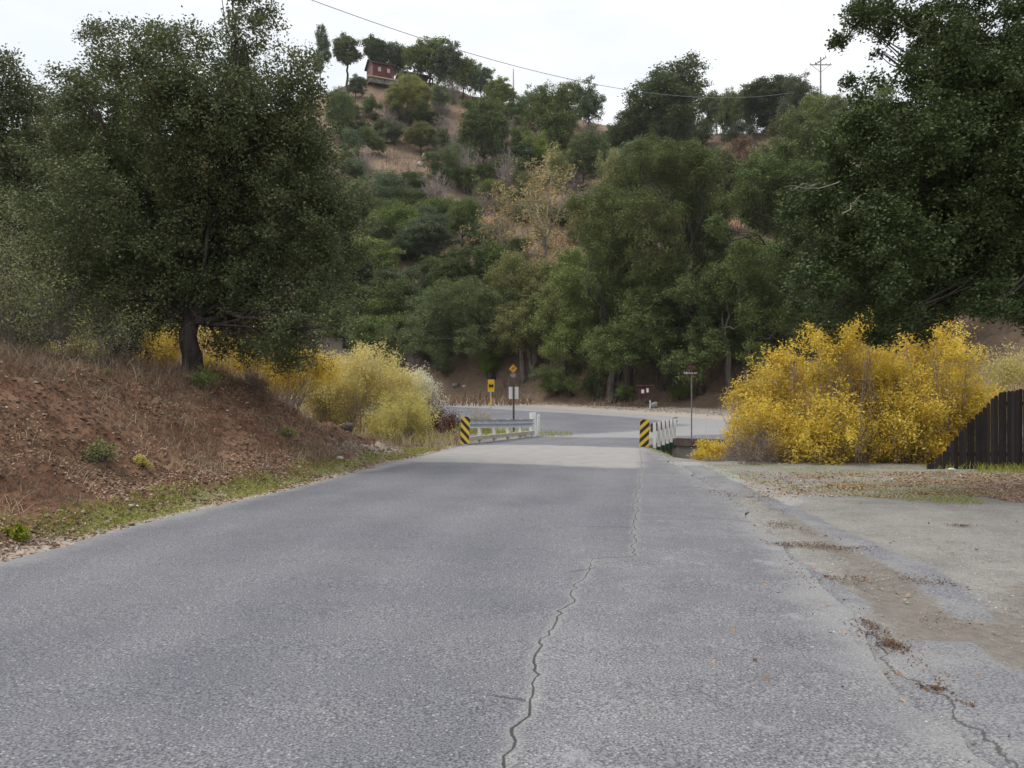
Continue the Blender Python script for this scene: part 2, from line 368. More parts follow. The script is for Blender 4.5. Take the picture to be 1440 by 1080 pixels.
# ------------------------------------------------------------------ mesh helpers
def npmesh(name, V, Q, mat, parent=None, attrs=None, smooth=False, tri=False):
    V = np.asarray(V, np.float32); Q = np.asarray(Q, np.int32)
    k = Q.shape[1]
    me = bpy.data.meshes.new(name)
    me.vertices.add(len(V)); me.vertices.foreach_set('co', V.ravel())
    me.loops.add(Q.size); me.loops.foreach_set('vertex_index', Q.ravel())
    me.polygons.add(len(Q)); me.polygons.foreach_set('loop_start', np.arange(0, Q.size, k, dtype=np.int32))
    me.update(calc_edges=True)
    if smooth: me.polygons.foreach_set('use_smooth', np.ones(len(Q), bool))
    for a, v in (attrs or {}).items():
        at = me.attributes.new(a, 'FLOAT', 'POINT'); at.data.foreach_set('value', np.asarray(v, np.float32).ravel())
    if mat is not None: me.materials.append(mat)
    o = bpy.data.objects.new(name, me); COL.objects.link(o)
    if parent is not None: o.parent = parent
    return o
class MB:
    """mixed polygon collector"""
    def __init__(s): s.v = []; s.f = []
    def add(s, V, Fc):
        n = len(s.v); s.v += [tuple(map(float, q)) for q in V]; s.f += [tuple(i + n for i in f) for f in Fc]
    def box(s, c, d, rz_=0, rx=0):
        hx, hy, hz = d[0] / 2, d[1] / 2, d[2] / 2; P = []
        for x, y, z in ((-1, -1, -1), (1, -1, -1), (1, 1, -1), (-1, 1, -1), (-1, -1, 1), (1, -1, 1), (1, 1, 1), (-1, 1, 1)):
            a, b_, e = x * hx, y * hy, z * hz
            b_, e = b_ * math.cos(rx) - e * math.sin(rx), b_ * math.sin(rx) + e * math.cos(rx)
            P.append((c[0] + a * math.cos(rz_) - b_ * math.sin(rz_), c[1] + a * math.sin(rz_) + b_ * math.cos(rz_), c[2] + e))
        s.add(P, [(0, 3, 2, 1), (4, 5, 6, 7), (0, 1, 5, 4), (1, 2, 6, 5), (2, 3, 7, 6), (3, 0, 4, 7)])
    def tube(s, P, r, n=6, cap=True):
        P = [Vector(q) for q in P]
        if not hasattr(r, '__len__'): r = [r] * len(P)
        rings = []
        up = Vector((.13, .21, .97))
        for i, q in enumerate(P):
            t = (P[min(i + 1, len(P) - 1)] - P[max(i - 1, 0)]).normalized()
            a = t.cross(up)
            if a.length < .2: a = t.cross(Vector((1, 0, 0)))
            a.normalize(); b_ = t.cross(a).normalized()
            rings.append([q + (a * math.cos(2 * math.pi * k / n) + b_ * math.sin(2 * math.pi * k / n)) * r[i] for k in range(n)])
        V = [v for rg in rings for v in rg]; Fc = []
        for i in range(len(P) - 1):
            for k in range(n):
                Fc.append((i * n + k, i * n + (k + 1) % n, (i + 1) * n + (k + 1) % n, (i + 1) * n + k))
        if cap: Fc.append(tuple(range(n))[::-1]); Fc.append(tuple((len(P) - 1) * n + k for k in range(n)))
        s.add(V, Fc)
    def prism(s, pts, axis_o, ex, ez, n, th):
        """extruded outline: pts in (a,b) -> axis_o + a*ex + b*ez, thickness th along n"""
        o = Vector(axis_o); ex = Vector(ex); ez = Vector(ez); n = Vector(n).normalized()
        A = [o + ex * a + ez * b_ for a, b_ in pts]; B_ = [q + n * th for q in A]; k = len(pts)
        s.add(A + B_, [tuple(range(k))[::-1], tuple(range(k, 2 * k))] + [(i, (i + 1) % k, k + (i + 1) % k, k + i) for i in range(k)])
    def build(s, name, mat, parent=None, smooth=False, loc=None, rnd=None):
        me = bpy.data.meshes.new(name); me.from_pydata(s.v, [], s.f); me.update()
        if smooth: me.polygons.foreach_set('use_smooth', np.ones(len(me.polygons), bool))
        if rnd is not None:
            at = me.attributes.new('rnd', 'FLOAT', 'POINT'); at.data.foreach_set('value', np.asarray(rnd, np.float32))
        me.materials.append(mat)
        o = bpy.data.objects.new(name, me); COL.objects.link(o)
        if parent is not None: o.parent = parent
        if loc is not None: o.location = loc
        return o
def tag(o, label=None, cat=None, group=None, kind=None):
    if label: o['label'] = label
    if cat: o['category'] = cat
    if group: o['group'] = group
    if kind: o['kind'] = kind
    return o
def empty(name, loc=(0, 0, 0), rz_=0):
    o = bpy.data.objects.new(name, None); COL.objects.link(o); o.location = loc; o.rotation_euler = (0, 0, rz_); o.empty_display_size = .3
    return o

# ------------------------------------------------------------------ ground sheet
def spaced(segs):
    out = []
    for a, b_, s0, s1 in segs:
        x = a
        while x < b_ - 1e-6:
            out.append(x); f = (x - a) / (b_ - a); x += s0 * (1 - f) + s1 * f
    out.append(segs[-1][1]); return np.array(out)
xs = spaced([(-1400, -220, 200, 20), (-220, -60, 12, 2.5), (-60, -14, 2.2, .3), (-14, -8, .22, .09), (-8, 8, .075, .075), (8, 14, .08, .16), (14, 60, .3, 2.2), (60, 220, 2.5, 12), (220, 1401, 20, 200)])
ys = spaced([(-300, -20, 50, 4), (-20, 2, 3, .12), (2, 22, .075, .10), (22, 36, .11, .22), (36, 90, .35, .8), (90, 215, 1.0, 2.0), (215, 420, 3, 25), (420, 1600, 60, 200)])
GX, GY = np.meshgrid(xs, ys)
GZ = ground(GX, GY)
nx, ny = len(xs), len(ys)
idx = np.arange(nx * ny).reshape(ny, nx)
Q = np.stack([idx[:-1, :-1], idx[:-1, 1:], idx[1:, 1:], idx[1:, :-1]], -1).reshape(-1, 4)
X, Y = GX.ravel(), GY.ravel()
el = interp(np.minimum(Y, 26), EL); er = interp(np.minimum(Y, 30), ER)
dL = el - X; dR = X - er
hill_t = (Y - np.interp(np.clip(X / np.maximum(Y, 8), -1.45, 1.7), HU, [h[1] for h in HILL]))
a_bank = ss(dL, .25, .7) * (1 - ss(hill_t, -8, 0))
a_bank = np.maximum(a_bank, .75 * ss(-sd_poly(X, Y, CREEK), .2, 1.2))
a_hill = ss(hill_t, -5, 1)
a_hill = np.maximum(a_hill, ss(Y, 36, 42) * (1 - ss(cross_in(X, Y), -4, -1.5)) * (X < interp(Y, XL)))
a_sand = np.where(dL > 0, 1 - ss(dL, .10, .45 + .25 * vnoise(X, Y, 1.5, 5)), 0) * (Y < 26) + .85 * ss(Y, 16, 22) * (dL > 0) * (dL < 1.6) * (Y < 27)
sh = cross_in(X, Y)
a_sand = np.maximum(a_sand, np.where((sh < 0) & (sh > -5) & (X > interp(Y, XR)), 1 - ss(-sh, 2.5, 5), 0))
a_grass = np.where(dL > 0, ss(dL, .12, .32) * (1 - ss(dL, .45, 1.05)), 0) * (Y < 27) * ss(vnoise(X, Y, 2.5, 8), -.1, .5)
lawn = [pix_ground(*q) for q in ((975, 650), (1060, 652), (1310, 655), (1460, 658), (1460, 672), (1330, 676), (1440, 700), (1600, 740), (1440, 716), (1250, 700), (1150, 690), (1050, 672))]
a_grass = np.maximum(a_grass, .62 * ss(-sd_poly(X, Y, lawn), -1.1, .9) * ss(fbm(X, Y, 1.2, 3, 33), .32, .6))
gp = [(.6, 33.2), (2.0, 32.6), (2.2, 34.5), (-1, 39), (-3.4, 40), (-1.5, 35)]
a_grass = np.maximum(a_grass, ss(-sd_poly(X, Y, gp), -.6, .4))
def G(*q): return [pix_ground(*p) for p in q]
old1 = G((960, 655), (990, 655), (1060, 690), (1150, 730), (1230, 765), (1320, 800), (1395, 850), (1400, 872), (1345, 868), (1270, 805), (1190, 770), (1130, 735), (1090, 715), (1060, 700), (1010, 700), (985, 680))
old2 = G((1230, 925), (1290, 905), (1370, 903), (1420, 940), (1500, 990), (1700, 1150), (1700, 1400), (1400, 1400), (1340, 1080), (1290, 1000))
old3 = G((1080, 745), (1140, 800), (1215, 840), (1235, 900), (1290, 1010), (1420, 1110), (1300, 1120), (1150, 900), (1100, 800))
a_old = np.minimum(np.minimum(sd_poly(X, Y, old1), sd_poly(X, Y, old2)), sd_poly(X, Y, old3))
br = G((1000, 688), (1060, 705), (1110, 740), (1170, 790), (1180, 840), (1230, 900), (1330, 910), (1440, 960), (1700, 1000), (1700, 900), (1440, 820), (1390, 870), (1260, 790), (1150, 745), (1080, 700))
a_brown = sd_poly(X, Y, br)
gr = G((930, 648), (985, 650), (1050, 672), (1140, 705), (1110, 712), (1040, 698), (1010, 695), (1060, 735), (1130, 795), (1180, 850), (1165, 862), (1110, 815), (1035, 738), (975, 690))
a_grav = sd_poly(X, Y, gr)
def crackfn(pts, Yq):
    P = sorted(pts, key=lambda q: q[1]); return np.interp(Yq, [q[1] for q in P], [q[0] for q in P])
ck2 = G((1200, 890), (1220, 925), (1255, 960), (1300, 1005), (1330, 1035), (1400, 1078), (1480, 1150))
JG = {}
def jag(Yq, s):
    if s not in JG: JG[s] = (np.random.default_rng(s).random(4000) - .5)
    k_ = np.arange(4000) * .085 - 60
    return np.interp(Yq, k_, JG[s]) * .075 + (vnoise(Yq, 0 * Yq, .35, s + 1) - .5) * .08
jag_old = lambda Yq, s: (vnoise(Yq, 0 * Yq, .12, s) - .5) * .09 + (vnoise(Yq, 0 * Yq, .33, s + 1) - .5) * .10
a_c2 = X - er - .13 + jag(Y, 70); a_c2 = np.where((Y < 5.6) & (np.abs(a_c2) < 1), a_c2, 1.0)
GZr = GZ.ravel() + .016 * ss(-a_old + (vnoise(X, Y, .25, 19) - .5) * .2, -.02, .10) * (X > er + .1) * (Y < 24) - .02 * ss(-a_brown, 0, .5) * (a_old > .1) * (Y < 20) * (X > er)
g = npmesh('ground', np.stack([X, Y, GZr], -1), Q, M['ground'], smooth=True,
           attrs=dict(bank=a_bank, hill=a_hill, sand=a_sand, grass=a_grass, old=a_old, brown=a_brown, gravel=a_grav, crk2=a_c2))
tag(g, kind='structure')

# ------------------------------------------------------------------ main road
yy = spaced([(-60, 2, 8, .1), (2, 20, .07, .10), (20, 33.001, .12, .2)])
NT = 130
ck1 = G((640, 1230), (705, 1080), (742, 985), (752, 930), (800, 855), (835, 787)) + G((892, 783), (893, 740), (897, 690), (903, 650)) + [(4.4, 27), (6, 31)]
rows = []; ex_ = []
for y in yy:
    fl = min(max((y - 24) / 8.5, 0), 1)
    yl = y; yr = y - 1.9 * ss(np.array(y), 24, 32.5)
    xl = interp(yl, EL); xr = interp(yr, ER)
    xl += (vnoise(np.array(y), np.array(0.), .5, 3) - .5) * .16 + (vnoise(np.array(y), np.array(0.), .13, 4) - .5) * .05
    xr += ((vnoise(np.array(y), np.array(9.), .9, 5) - .5) * .34 + (vnoise(np.array(y), np.array(9.), .21, 6) - .5) * .09) * (1 - ss(np.array(y), 20, 25))
    t = np.linspace(0, 1, NT)
    rows.append(np.stack([xl + (xr - xl) * t, yl + (yr - yl) * t, t], -1))
RP = np.array(rows); X, Y = RP[..., 0].ravel(), RP[..., 1].ravel()
Z = rz(Y) + .004 + (fbm(X, Y, 3.5, 2, 17) - .5) * .02
n0, n1 = RP.shape[:2]; idx = np.arange(n0 * n1).reshape(n0, n1)
Q = np.stack([idx[:-1, :-1], idx[:-1, 1:], idx[1:, 1:], idx[1:, :-1]], -1).reshape(-1, 4)
a_c = X - crackfn(ck1, Y) + jag(Y, 60)
rel_ = (X - interp(Y, EL)) / 6.6
a_track = sum(np.exp(-((rel_ - c_) / .055) ** 2) for c_ in (.17, .40, .60, .82))
eL_ = interp(Y, EL); eR_ = interp(Y, ER)
pband = G((520, 662), (585, 650), (720, 652), (893, 659), (905, 655), (905, 630), (760, 626), (655, 626), (600, 637)) 
a_pale = -sd_poly(X, Y, pband)
edge = np.minimum(X - eL_, (eR_ - X) * .9); edge = np.where(Y > 25, 2, edge)
a1, a2, a3, a4 = G((735, 698), (760, 708), (800, 708), (812, 690))
sm = d_line(X, Y, [a1, a2, a3, a4]); a_patch = np.clip(1 - sm / .45, 0, 1)
cc = np.full(X.shape, 9.0)
for (xa, ya, xb, yb) in ((832, 787, 895, 783), (893, 719, 1075, 735), (815, 741, 892, 742), (742, 985, 700, 978), (835, 800, 800, 806)):
    (ax_, ay_), (bx_, by_) = pix_ground(xa, ya), pix_ground(xb, yb)
    if ax_ > bx_: ax_, ay_, bx_, by_ = bx_, by_, ax_, ay_
    sd = Y - (ay_ + (by_ - ay_) * (X - ax_) / (bx_ - ax_)); ok = (X > ax_ - .02) & (X < bx_ + .02) & (np.abs(sd) < np.abs(cc)); cc = np.where(ok, sd, cc)
road = npmesh('road', np.stack([X, Y, Z], -1), Q, M['asphalt'], smooth=True, attrs=dict(track=a_track, crack=a_c, pale=a_pale, edge=edge, patch=a_patch, crossc=cc))
tag(road, kind='structure')
# cross road beyond the bridge
yy = np.concatenate([np.arange(26.4, 36, .25), np.arange(36, 108, .8)])
rows = []
for y in yy:
    xl = interp(y, XL); xr = interp(y, XR); t = np.linspace(0, 1, 60) ** 1.6
    rows.append(np.stack([xl + (xr - xl) * t, np.full(60, y)], -1))
RP = np.array(rows); X, Y = RP[..., 0].ravel(), RP[..., 1].ravel(); idx = np.arange(X.size).reshape(RP.shape[:2])
Q = np.stack([idx[:-1, :-1], idx[:-1, 1:], idx[1:, 1:], idx[1:, :-1]], -1).reshape(-1, 4)
c_in = cross_in(X, Y)
darkp = [(1.5, 33), (4, 35), (7, 38), (9.5, 42), (8.5, 50), (5, 57), (-2, 66), (-12, 76), (-26, 90), (-30, 85), (-20, 70), (-9, 55), (-2, 42), (1, 36)]
dark2 = [(6.5, 30.8), (9, 29.5), (14, 28.3), (24, 26), (40, 26), (30, 31), (16, 33.5), (9, 34), (6, 32.6)]
pl = np.minimum(sd_poly(X, Y, darkp), sd_poly(X, Y, dark2)) * .6
cr = npmesh('cross_road', np.stack([X, Y, rz(Y) + .001], -1), Q, M['asphalt_far'], smooth=True, attrs=dict(crack=X * 0 + 1, track=X * 0, pale=pl, edge=np.clip(c_in, 0, 9) + .3, patch=X * 0, crossc=X * 0 + 1))
tag(cr, kind='structure')

# ------------------------------------------------------------------ bridge, walls, rails
br = empty('road_bridge', (2.2, 29, rz(29)))
o0 = Vector(br.location)
mb = MB()
def slab(P, z0, z1f):
    n = len(P)
    V = [(x - o0.x, y - o0.y, rz(y) + z0 - o0.z) for x, y in P] + [(x - o0.x, y - o0.y, rz(y) + z1f - o0.z) for x, y in P]
    mb.add(V, [tuple(range(n))[::-1], tuple(range(n, 2 * n))] + [(i, (i + 1) % n, n + (i + 1) % n, n + i) for i in range(n)])
slab([(-1.95, 26.55), (4.55, 25.7), (6.25, 30.5), (.72, 32.45)], -.38, -.02)
mb.build('deck', M['timber_red'], br)
for nm, A, B_, h in (('abutment', (-2.3, 26.6), (4.6, 25.75), 2.2), ('abutment', (.5, 32.5), (6.3, 30.58), 2.2)):
    w = MB(); dx, dy = B_[0] - A[0], B_[1] - A[1]; L = math.hypot(dx, dy)
    w.box(((A[0] + B_[0]) / 2 - o0.x, (A[1] + B_[1]) / 2 - o0.y, -.40 - h / 2), (L, .35, h), math.atan2(dy, dx)); w.build(nm, M['concrete'], br)
tag(br, 'short road bridge carrying the asphalt over the creek between the two white rails', 'bridge')
def wall(A, B_, top, h, label):
    dx, dy = B_[0] - A[0], B_[1] - A[1]; L = math.hypot(dx, dy); ang = math.atan2(dy, dx)
    e = empty('retaining_wall', ((A[0] + B_[0]) / 2, (A[1] + B_[1]) / 2, top - h), ang)
    q = MB(); q.box((0, 0, h / 2 - .14), (L, .30, h - .28)); q.build('wall_face', M['concrete'], e)
    q = MB(); q.box((0, -.02, h - .14), (L + .04, .40, .277)); q.build('cap', M['concrete_dark'], e)
    for i in range(3):
        q = MB(); q.tube([(-L / 2 + .42 + i * .33, -.15, h - .80 - .03 * i), (-L / 2 + .42 + i * .33, -.19, h - .80 - .03 * i)], .045, 8); q.build('weep_hole', M['black'], e)
    tag(e, label, 'wall')
wall((6.28, 30.5), (9.2, 29.0), -.50, 2.3, 'stained concrete wall with a dark top band under the road right of the bridge')

def beam_profile(ha=.155):
    pts = []
    for i in range(17):
        s = i / 16; z = -ha + 2 * ha * s; pts.append((.040 * math.cos(s * 4 * math.pi), z))
    return pts
def wbeam(P, mb, side):
    prof = beam_profile(); n = len(prof); V = []; Fc = []
    for i, q in enumerate(P):
        a = Vector(P[max(i - 1, 0)]); c = Vector(P[min(i + 1, len(P) - 1)]); t = (c - a).normalized(); nrm = Vector((t.y, -t.x, 0)).normalized() * side
        for d, z in prof: V.append(Vector(q) + nrm * d + Vector((0, 0, z)))
        for d, z in prof: V.append(Vector(q) + nrm * (d - .006) + Vector((0, 0, z)))
    m2 = 2 * n
    for i in range(len(P) - 1):
        for k in range(n - 1):
            Fc.append((i * m2 + k, i * m2 + k + 1, (i + 1) * m2 + k + 1, (i + 1) * m2 + k)); Fc.append((i * m2 + n + k, (i + 1) * m2 + n + k, (i + 1) * m2 + n + k + 1, i * m2 + n + k + 1))
    mb.add(V, Fc)
# left rail
A = Vector((-1.62, 26.75)); Bp = Vector((.86, 32.5)); dv = (Bp - A).normalized(); nrm = Vector((dv.y, -dv.x))
e = empty('bridge_guardrail', (A.x, A.y, rz(A.y)))
def rel(x, y, z): return (x - A.x, y - A.y, z - rz(A.y))
tops = lambda s: .405 * (1 - s) + .150 * s      # top of the beam, near to far
P = []
for i in range(15):
    s = i / 14; q = A + (Bp - A) * (s * .98); P.append(rel(q.x + nrm.x * .10, q.y + nrm.y * .10, tops(s) - .155 - .012 * math.sin(s * math.pi)))
w = MB(); wbeam(P, w, 1); w.build('rail_beam', M['galv'], e, smooth=True)
w = MB(); P2 = []
for s in np.linspace(-.01, 1.0, 12):
    q = A + (Bp - A) * s; P2.append((q, rz(q.y) + .20 - .03 * s))
for i in range(11):
    (q0, z0), (q1, z1) = P2[i], P2[i + 1]
    mid_ = (q0 + q1) / 2; L = (q1 - q0).length
    w.box(rel(mid_.x, mid_.y, (z0 + z1) / 2), (L * 1.001, .16, .13), math.atan2(dv.y, dv.x))
w.build('bottom_rail', M['timber'], e)
for s in (0.005, .2, .4, .6, .8):
    q = A + (Bp - A) * s; b0 = rz(q.y) - .35; t0 = tops(s) - .01
    w = MB(); w.box(rel(q.x - nrm.x * .03, q.y - nrm.y * .03, (b0 + t0) / 2), (.14 if s > .1 else .17, .10, t0 - b0), math.atan2(dv.y, dv.x)); w.build('rail_post', M['paint_white'], e)
q = Bp; w = MB(); w.box(rel(q.x, q.y, rz(q.y) + .50), (.24, .15, 1.0), math.atan2(dv.y, dv.x) - .5); w.build('end_post', M['paint_white'], e)
w = MB(); w.box(rel(q.x + .24, q.y + .30, rz(q.y) + .42), (.10, .10, .95), .3, .12); w.build('end_brace', M['paint_white'], e)
tag(e, 'low guardrail with a steel beam over white posts along the left side of the bridge', 'guardrail')
# right rail
A = Vector((4.72, 25.9)); Bp = Vector((6.3, 30.3)); dv = (Bp - A).normalized(); nrm = Vector((-dv.y, dv.x))
e = empty('bridge_guardrail', (A.x, A.y, rz(A.y)))
P = []
for i in range(15):
    s = i / 14; q = A + (Bp - A) * s; P.append(rel(q.x + nrm.x * .14, q.y + nrm.y * .14, rz(q.y) + .60 + .03 * s))
w = MB(); wbeam(P, w, 1); w.build('rail_beam', M['galv'], e, smooth=True)
q = P[-1]; w = MB(); wbeam([q, (q[0] + .22, q[1] + .55, q[2] + .05), (q[0] + .42, q[1] + .80, q[2] + .06)], w, 1); w.build('flared_end', M['galv'], e, smooth=True)
ps = [0.0, .2, .4, .6, .8, 1.0]
for s in ps:
    q = A + (Bp - A) * s; b0 = rz(q.y) - .30; t0 = rz(q.y) + .78 + .02 * s
    w = MB(); w.box(rel(q.x, q.y, (b0 + .24 + t0) / 2), (.085, .10, t0 - b0 - .24), math.atan2(dv.y, dv.x)); pp = w.build('rail_post', M['paint_white'], e)
    w = MB(); w.box(rel(q.x, q.y, b0 + .118), (.095, .11, .236), math.atan2(dv.y, dv.x)); w.build('post_foot', M['paint_green'], pp)
    w = MB(); w.box(rel(q.x + nrm.x * .085, q.y + nrm.y * .085, rz(q.y) + .62), (.07, .05, .28), math.atan2(dv.y, dv.x)); w.build('bolt_plate', M['black'], pp)
tag(e, 'guardrail of tall white posts with green feet along the right side of the bridge', 'guardrail')

def marker(px, Y, ztop, mat, ry, tilt, label):
    x = (px - CX) / F * Y; g0 = float(rz(Y))
    e = empty('object_marker', (x, Y, g0 - .05), ry); e.rotation_euler[1] = tilt
    w = MB()
    w.box((0, 0, 0), (.305, .006, .914))
    p_ = w.build('striped_panel', mat, e); p_.location = (0, 0, ztop - .457 - g0 + .05)
    w = MB(); w.box((0, .028, (ztop - g0) / 2 - .02), (.05, .045, ztop - g0 - .02)); w.build('post', M['galv'], e)
    for z in (.25, -.25):
        w = MB(); w.tube([(0, -.003, 0), (0, -.012, 0)], .012, 6); bb = w.build('bolt', M['galv'], p_); bb.location = (0, 0, z)
    tag(e, label, 'sign')
marker(652.5, 26.3, 1.6 - (586 - 540) / F * 26.3, M['stripe_l'], R(12), R(3.5), 'black and yellow striped marker beside the left rail, its stripes falling to the right')
marker(905.5, 25.6, 1.6 - (590 - 540) / F * 25.6, M['stripe_r'], R(-5), R(2), 'black and yellow striped marker beside the right rail, its stripes falling to the left')

# ------------------------------------------------------------------ signs
def post(e, h, w_=.06, mat='steel', z0=-.3):
    q = MB(); q.box((0, 0, (h + z0) / 2), (w_, w_ * .7, h - z0)); return q.build('post', M[mat], e)
# arrow sign
Y = 38.; x = (690 - CX) / F * Y; zg = gz(x, Y); zt = EYE - (534 - 540) / F * Y
e = empty('two_way_arrow_sign', (x, Y, zg), R(48)); H = zt - zg
post(e, H, .05, 'galv')
w = MB(); w.box((0, -.028, H - .29), (.46, .005, .60)); pn = w.build('sign_panel', M['sign_yellow'], e)
ar = [(-.19, 0), (-.07, .15), (-.07, .065), (.07, .065), (.07, .15), (.19, 0), (.07, -.15), (.07, -.065), (-.07, -.065), (-.07, -.15)]
w = MB(); w.prism(ar, (0, -.0325, H - .30), (1, 0, 0), (0, 0, 1), (0, -1, 0), .003); w.build('arrow', M['black'], pn)
w = MB(); w.box((0, -.03, H - 1.05), (.13, .005, .36)); w.build('small_plate', M['sign_yellow'], e)
tag(e, 'yellow sign with a black double arrow on a thin post behind the left rail', 'sign')
# white-backed sign
Y = 35.; x = (722.3 - CX) / F * Y; zg = gz(x, Y); H = EYE - (533 - 540) / F * Y - zg
e = empty('road_sign', (x, Y, zg), R(2)); post(e, H, .085, 'post_brown')
w = MB(); zc = EYE - (552.5 - 540) / F * Y - zg; w.box((0, .036, zc), (.43, .005, .54)); w.build('sign_panel', M['sign_white'], e)
tag(e, 'blank white back of a road sign on a thick dark post behind the left rail', 'sign')
# diamond
Y = 71.; x = (721.5 - CX) / F * Y; zg = gz(x, Y); zc = EYE - (518.5 - 540) / F * Y - zg
e = empty('diamond_warning_sign', (x, Y, zg), 0); post(e, zc + .3, .07, 'steel')
w = MB(); w.prism([(0, .40), (.38, 0), (0, -.40), (-.38, 0)], (0, -.03, zc), (1, 0, 0), (0, 0, 1), (0, -1, 0), .006); pn = w.build('sign_panel', M['sign_amber'], e)
w = MB(); w.prism([(-.16, -.10), (-.05, -.10), (-.05, .05), (.04, .05), (.04, -.02), (.17, .09), (.04, .20), (.04, .13), (-.12, .13), (-.12, -.10)], (0, -.037, zc - .03), (1, 0, 0), (0, 0, 1), (0, -1, 0), .003); w.build('symbol', M['black'], pn)
w = MB(); w.box((0, -.03, zc - .60), (.46, .006, .30)); w.build('speed_plate', M['steel'], e)
tag(e, 'faded amber diamond sign above a small grey plate at the far side of the junction', 'sign')
# street name sign
Y = 31.2; x = (972.5 - CX) / F * Y; zg = gz(x, Y); H = EYE - (506 - 540) / F * Y - zg
e = empty('street_name_sign', (x, Y, zg), R(4)); post(e, H - .43, .045, 'steel')
w = MB(); w.box((-.06, -.03, H - .52), (.64, .006, .15)); bl = w.build('name_blade', M['maroon'], e)
w = MB()
for i, (cx_, cw, ch) in enumerate([(-.31, .018, .09), (-.285, .035, .018), (-.24, .016, .08), (-.22, .016, .085), (-.19, .018, .09), (-.165, .03, .018), (-.11, .03, .07), (-.05, .022, .05), (0, .018, .07), (.04, .03, .05), (.12, .02, .07), (.15, .02, .05), (.2, .02, .07)]):
    w.box((cx_, -.0345, H - .52 - (.09 - ch) / 2 * (i % 2)), (cw, .003, ch))
w.build('lettering', M['paper'], bl)
w = MB(); w.box((0, 0, H - .30), (.012, .60, .15), R(14)); w.build('crossing_blade', M['maroon'], e)
tag(e, 'tall thin street name sign with a maroon blade standing above the concrete wall', 'sign')
# far white sign behind willow
Y = 44.; x = (1093.5 - CX) / F * Y; zg = gz(x, Y); zc = EYE - (533.5 - 540) / F * Y - zg
e = empty('road_sign', (x, Y, zg), R(-14)); post(e, zc + .3, .07, 'steel')
w = MB(); w.box((0, .03, zc), (.47, .005, .46)); w.build('sign_panel', M['sign_white'], e)
tag(e, 'small square white sign back showing just over the left end of the yellow willow', 'sign')
# notice board
x, Y, zg = hit(907, 574)
e = empty('notice_board', (x, Y, zg)); k = Y / F
for sx in (-8, 8):
    w = MB(); w.box((sx * k, 0, 14 * k), (.10, .10, 30 * k)); w.build('post', M['post_brown'], e)
w = MB(); w.box((0, -.08, 23 * k), (20 * k, .06, 15 * k)); bd = w.build('board', M['maroon'], e)
for cx_, cz, cw, ch in ((-3.5, 23.5, 4, 5.2), (3.2, 25, 3.2, 6)):
    w = MB(); w.box((cx_ * k, -.118, cz * k), (cw * k, .008, ch * k)); w.build('paper_sheet', M['paper'], bd)
w = MB(); w.box((0, -.02, 31.2 * k), (23 * k, .40, 1.1 * k), 0, R(12)); w.build('roof_board', M['maroon'], e)
tag(e, 'dark maroon notice board with two white papers at the foot of the hill', 'notice board')
x2, Y2, z2 = hit(908, 576)
e = empty('mailbox', (x2, Y2, z2)); k = Y2 / F
w = MB(); w.box((6 * k, 0, 6 * k), (.11, .11, 13 * k)); w.build('post', M['paint_white'], e)
w = MB(); P = [(-2.6 * k, 0), (2.6 * k, 0), (2.6 * k, 2.6 * k), (1.8 * k, 4 * k), (0, 4.6 * k), (-1.8 * k, 4 * k), (-2.6 * k, 2.6 * k)]
w.prism(P, (2.0 * k, -.3, 8 * k), (1, 0, 0), (0, 0, 1), (0, 1, 0), .6); w.build('box_body', M['black'], e)
tag(e, 'dark mailbox on a pale post below the maroon notice board', 'mailbox')

def rock(px, py, w_px, h_px, mat, label, seed=0, X_=None):
    x, Y, z = X_ if X_ else hit(px, py)
    k = Y / F; rg = np.random.default_rng(seed)
    import bmesh
    bm = bmesh.new(); bmesh.ops.create_icosphere(bm, subdivisions=3, radius=1)
    dirs = [Vector(rg.normal(size=3)).normalized() for _ in range(9)]
    for v in bm.verts:
        c = v.co.copy(); 
        for d in dirs:
            s = c.dot(d) - .72
            if s > 0: c -= d * s * .85
        c += Vector([(vnoise(np.array(v.co.x * 3 + i), np.array(v.co.y * 3 + v.co.z * 2), .8, 100 + seed) - .5) * .16 for i in range(3)])
        v.co = Vector((c.x * w_px * k / 2, c.y * w_px * k / 2.4, c.z * h_px * k * .6))
    me = bpy.data.meshes.new('rock'); bm.to_mesh(me); bm.free(); me.materials.append(M[mat])
    o = bpy.data.objects.new('rock', me); COL.objects.link(o); o.location = (x, Y, z + h_px * k * .30); o.rotation_euler = (0, 0, rg.random() * .6)
    tag(o, label, 'rock')
rock(921, 574, 14, 11, 'rock', 'grey rounded boulder right of the dark mailbox', 3)
rock(641, 546, 13, 8, 'rock', 'grey rock on the slope left of the yellow arrow sign', 4)
rock(653, 547, 7, 4, 'rock_white', 'small pale rock beside the grey one left of the arrow sign', 5)
rock(597, 222, 9, 7, 'rock_white', 'upper white rock in the orange clearing of the hillside', 6)
rock(591, 234, 11, 7, 'rock_white', 'lower white rock in the orange clearing of the hillside', 7)
rock(505, 158, 9, 7, 'rock_white', 'pale rock below the red house on its left', 8)
rock(489, 606, 17, 13, 'rock_dark', 'dark brown rock sticking out of the end of the left bank', 9)
rock(1338, 662, 14, 6, 'rock_white', 'flat white stone at the foot of the dark fence', 11, (*pix_ground(1338, 663), gz(*pix_ground(1338, 663))))
rock(616, 612, 13, 9, 'rock', 'grey rock in the weeds left of the striped marker', 12)
rock(478, 646, 12, 5, 'rock_white', 'pale low stone on the lower bank near its far end', 13)

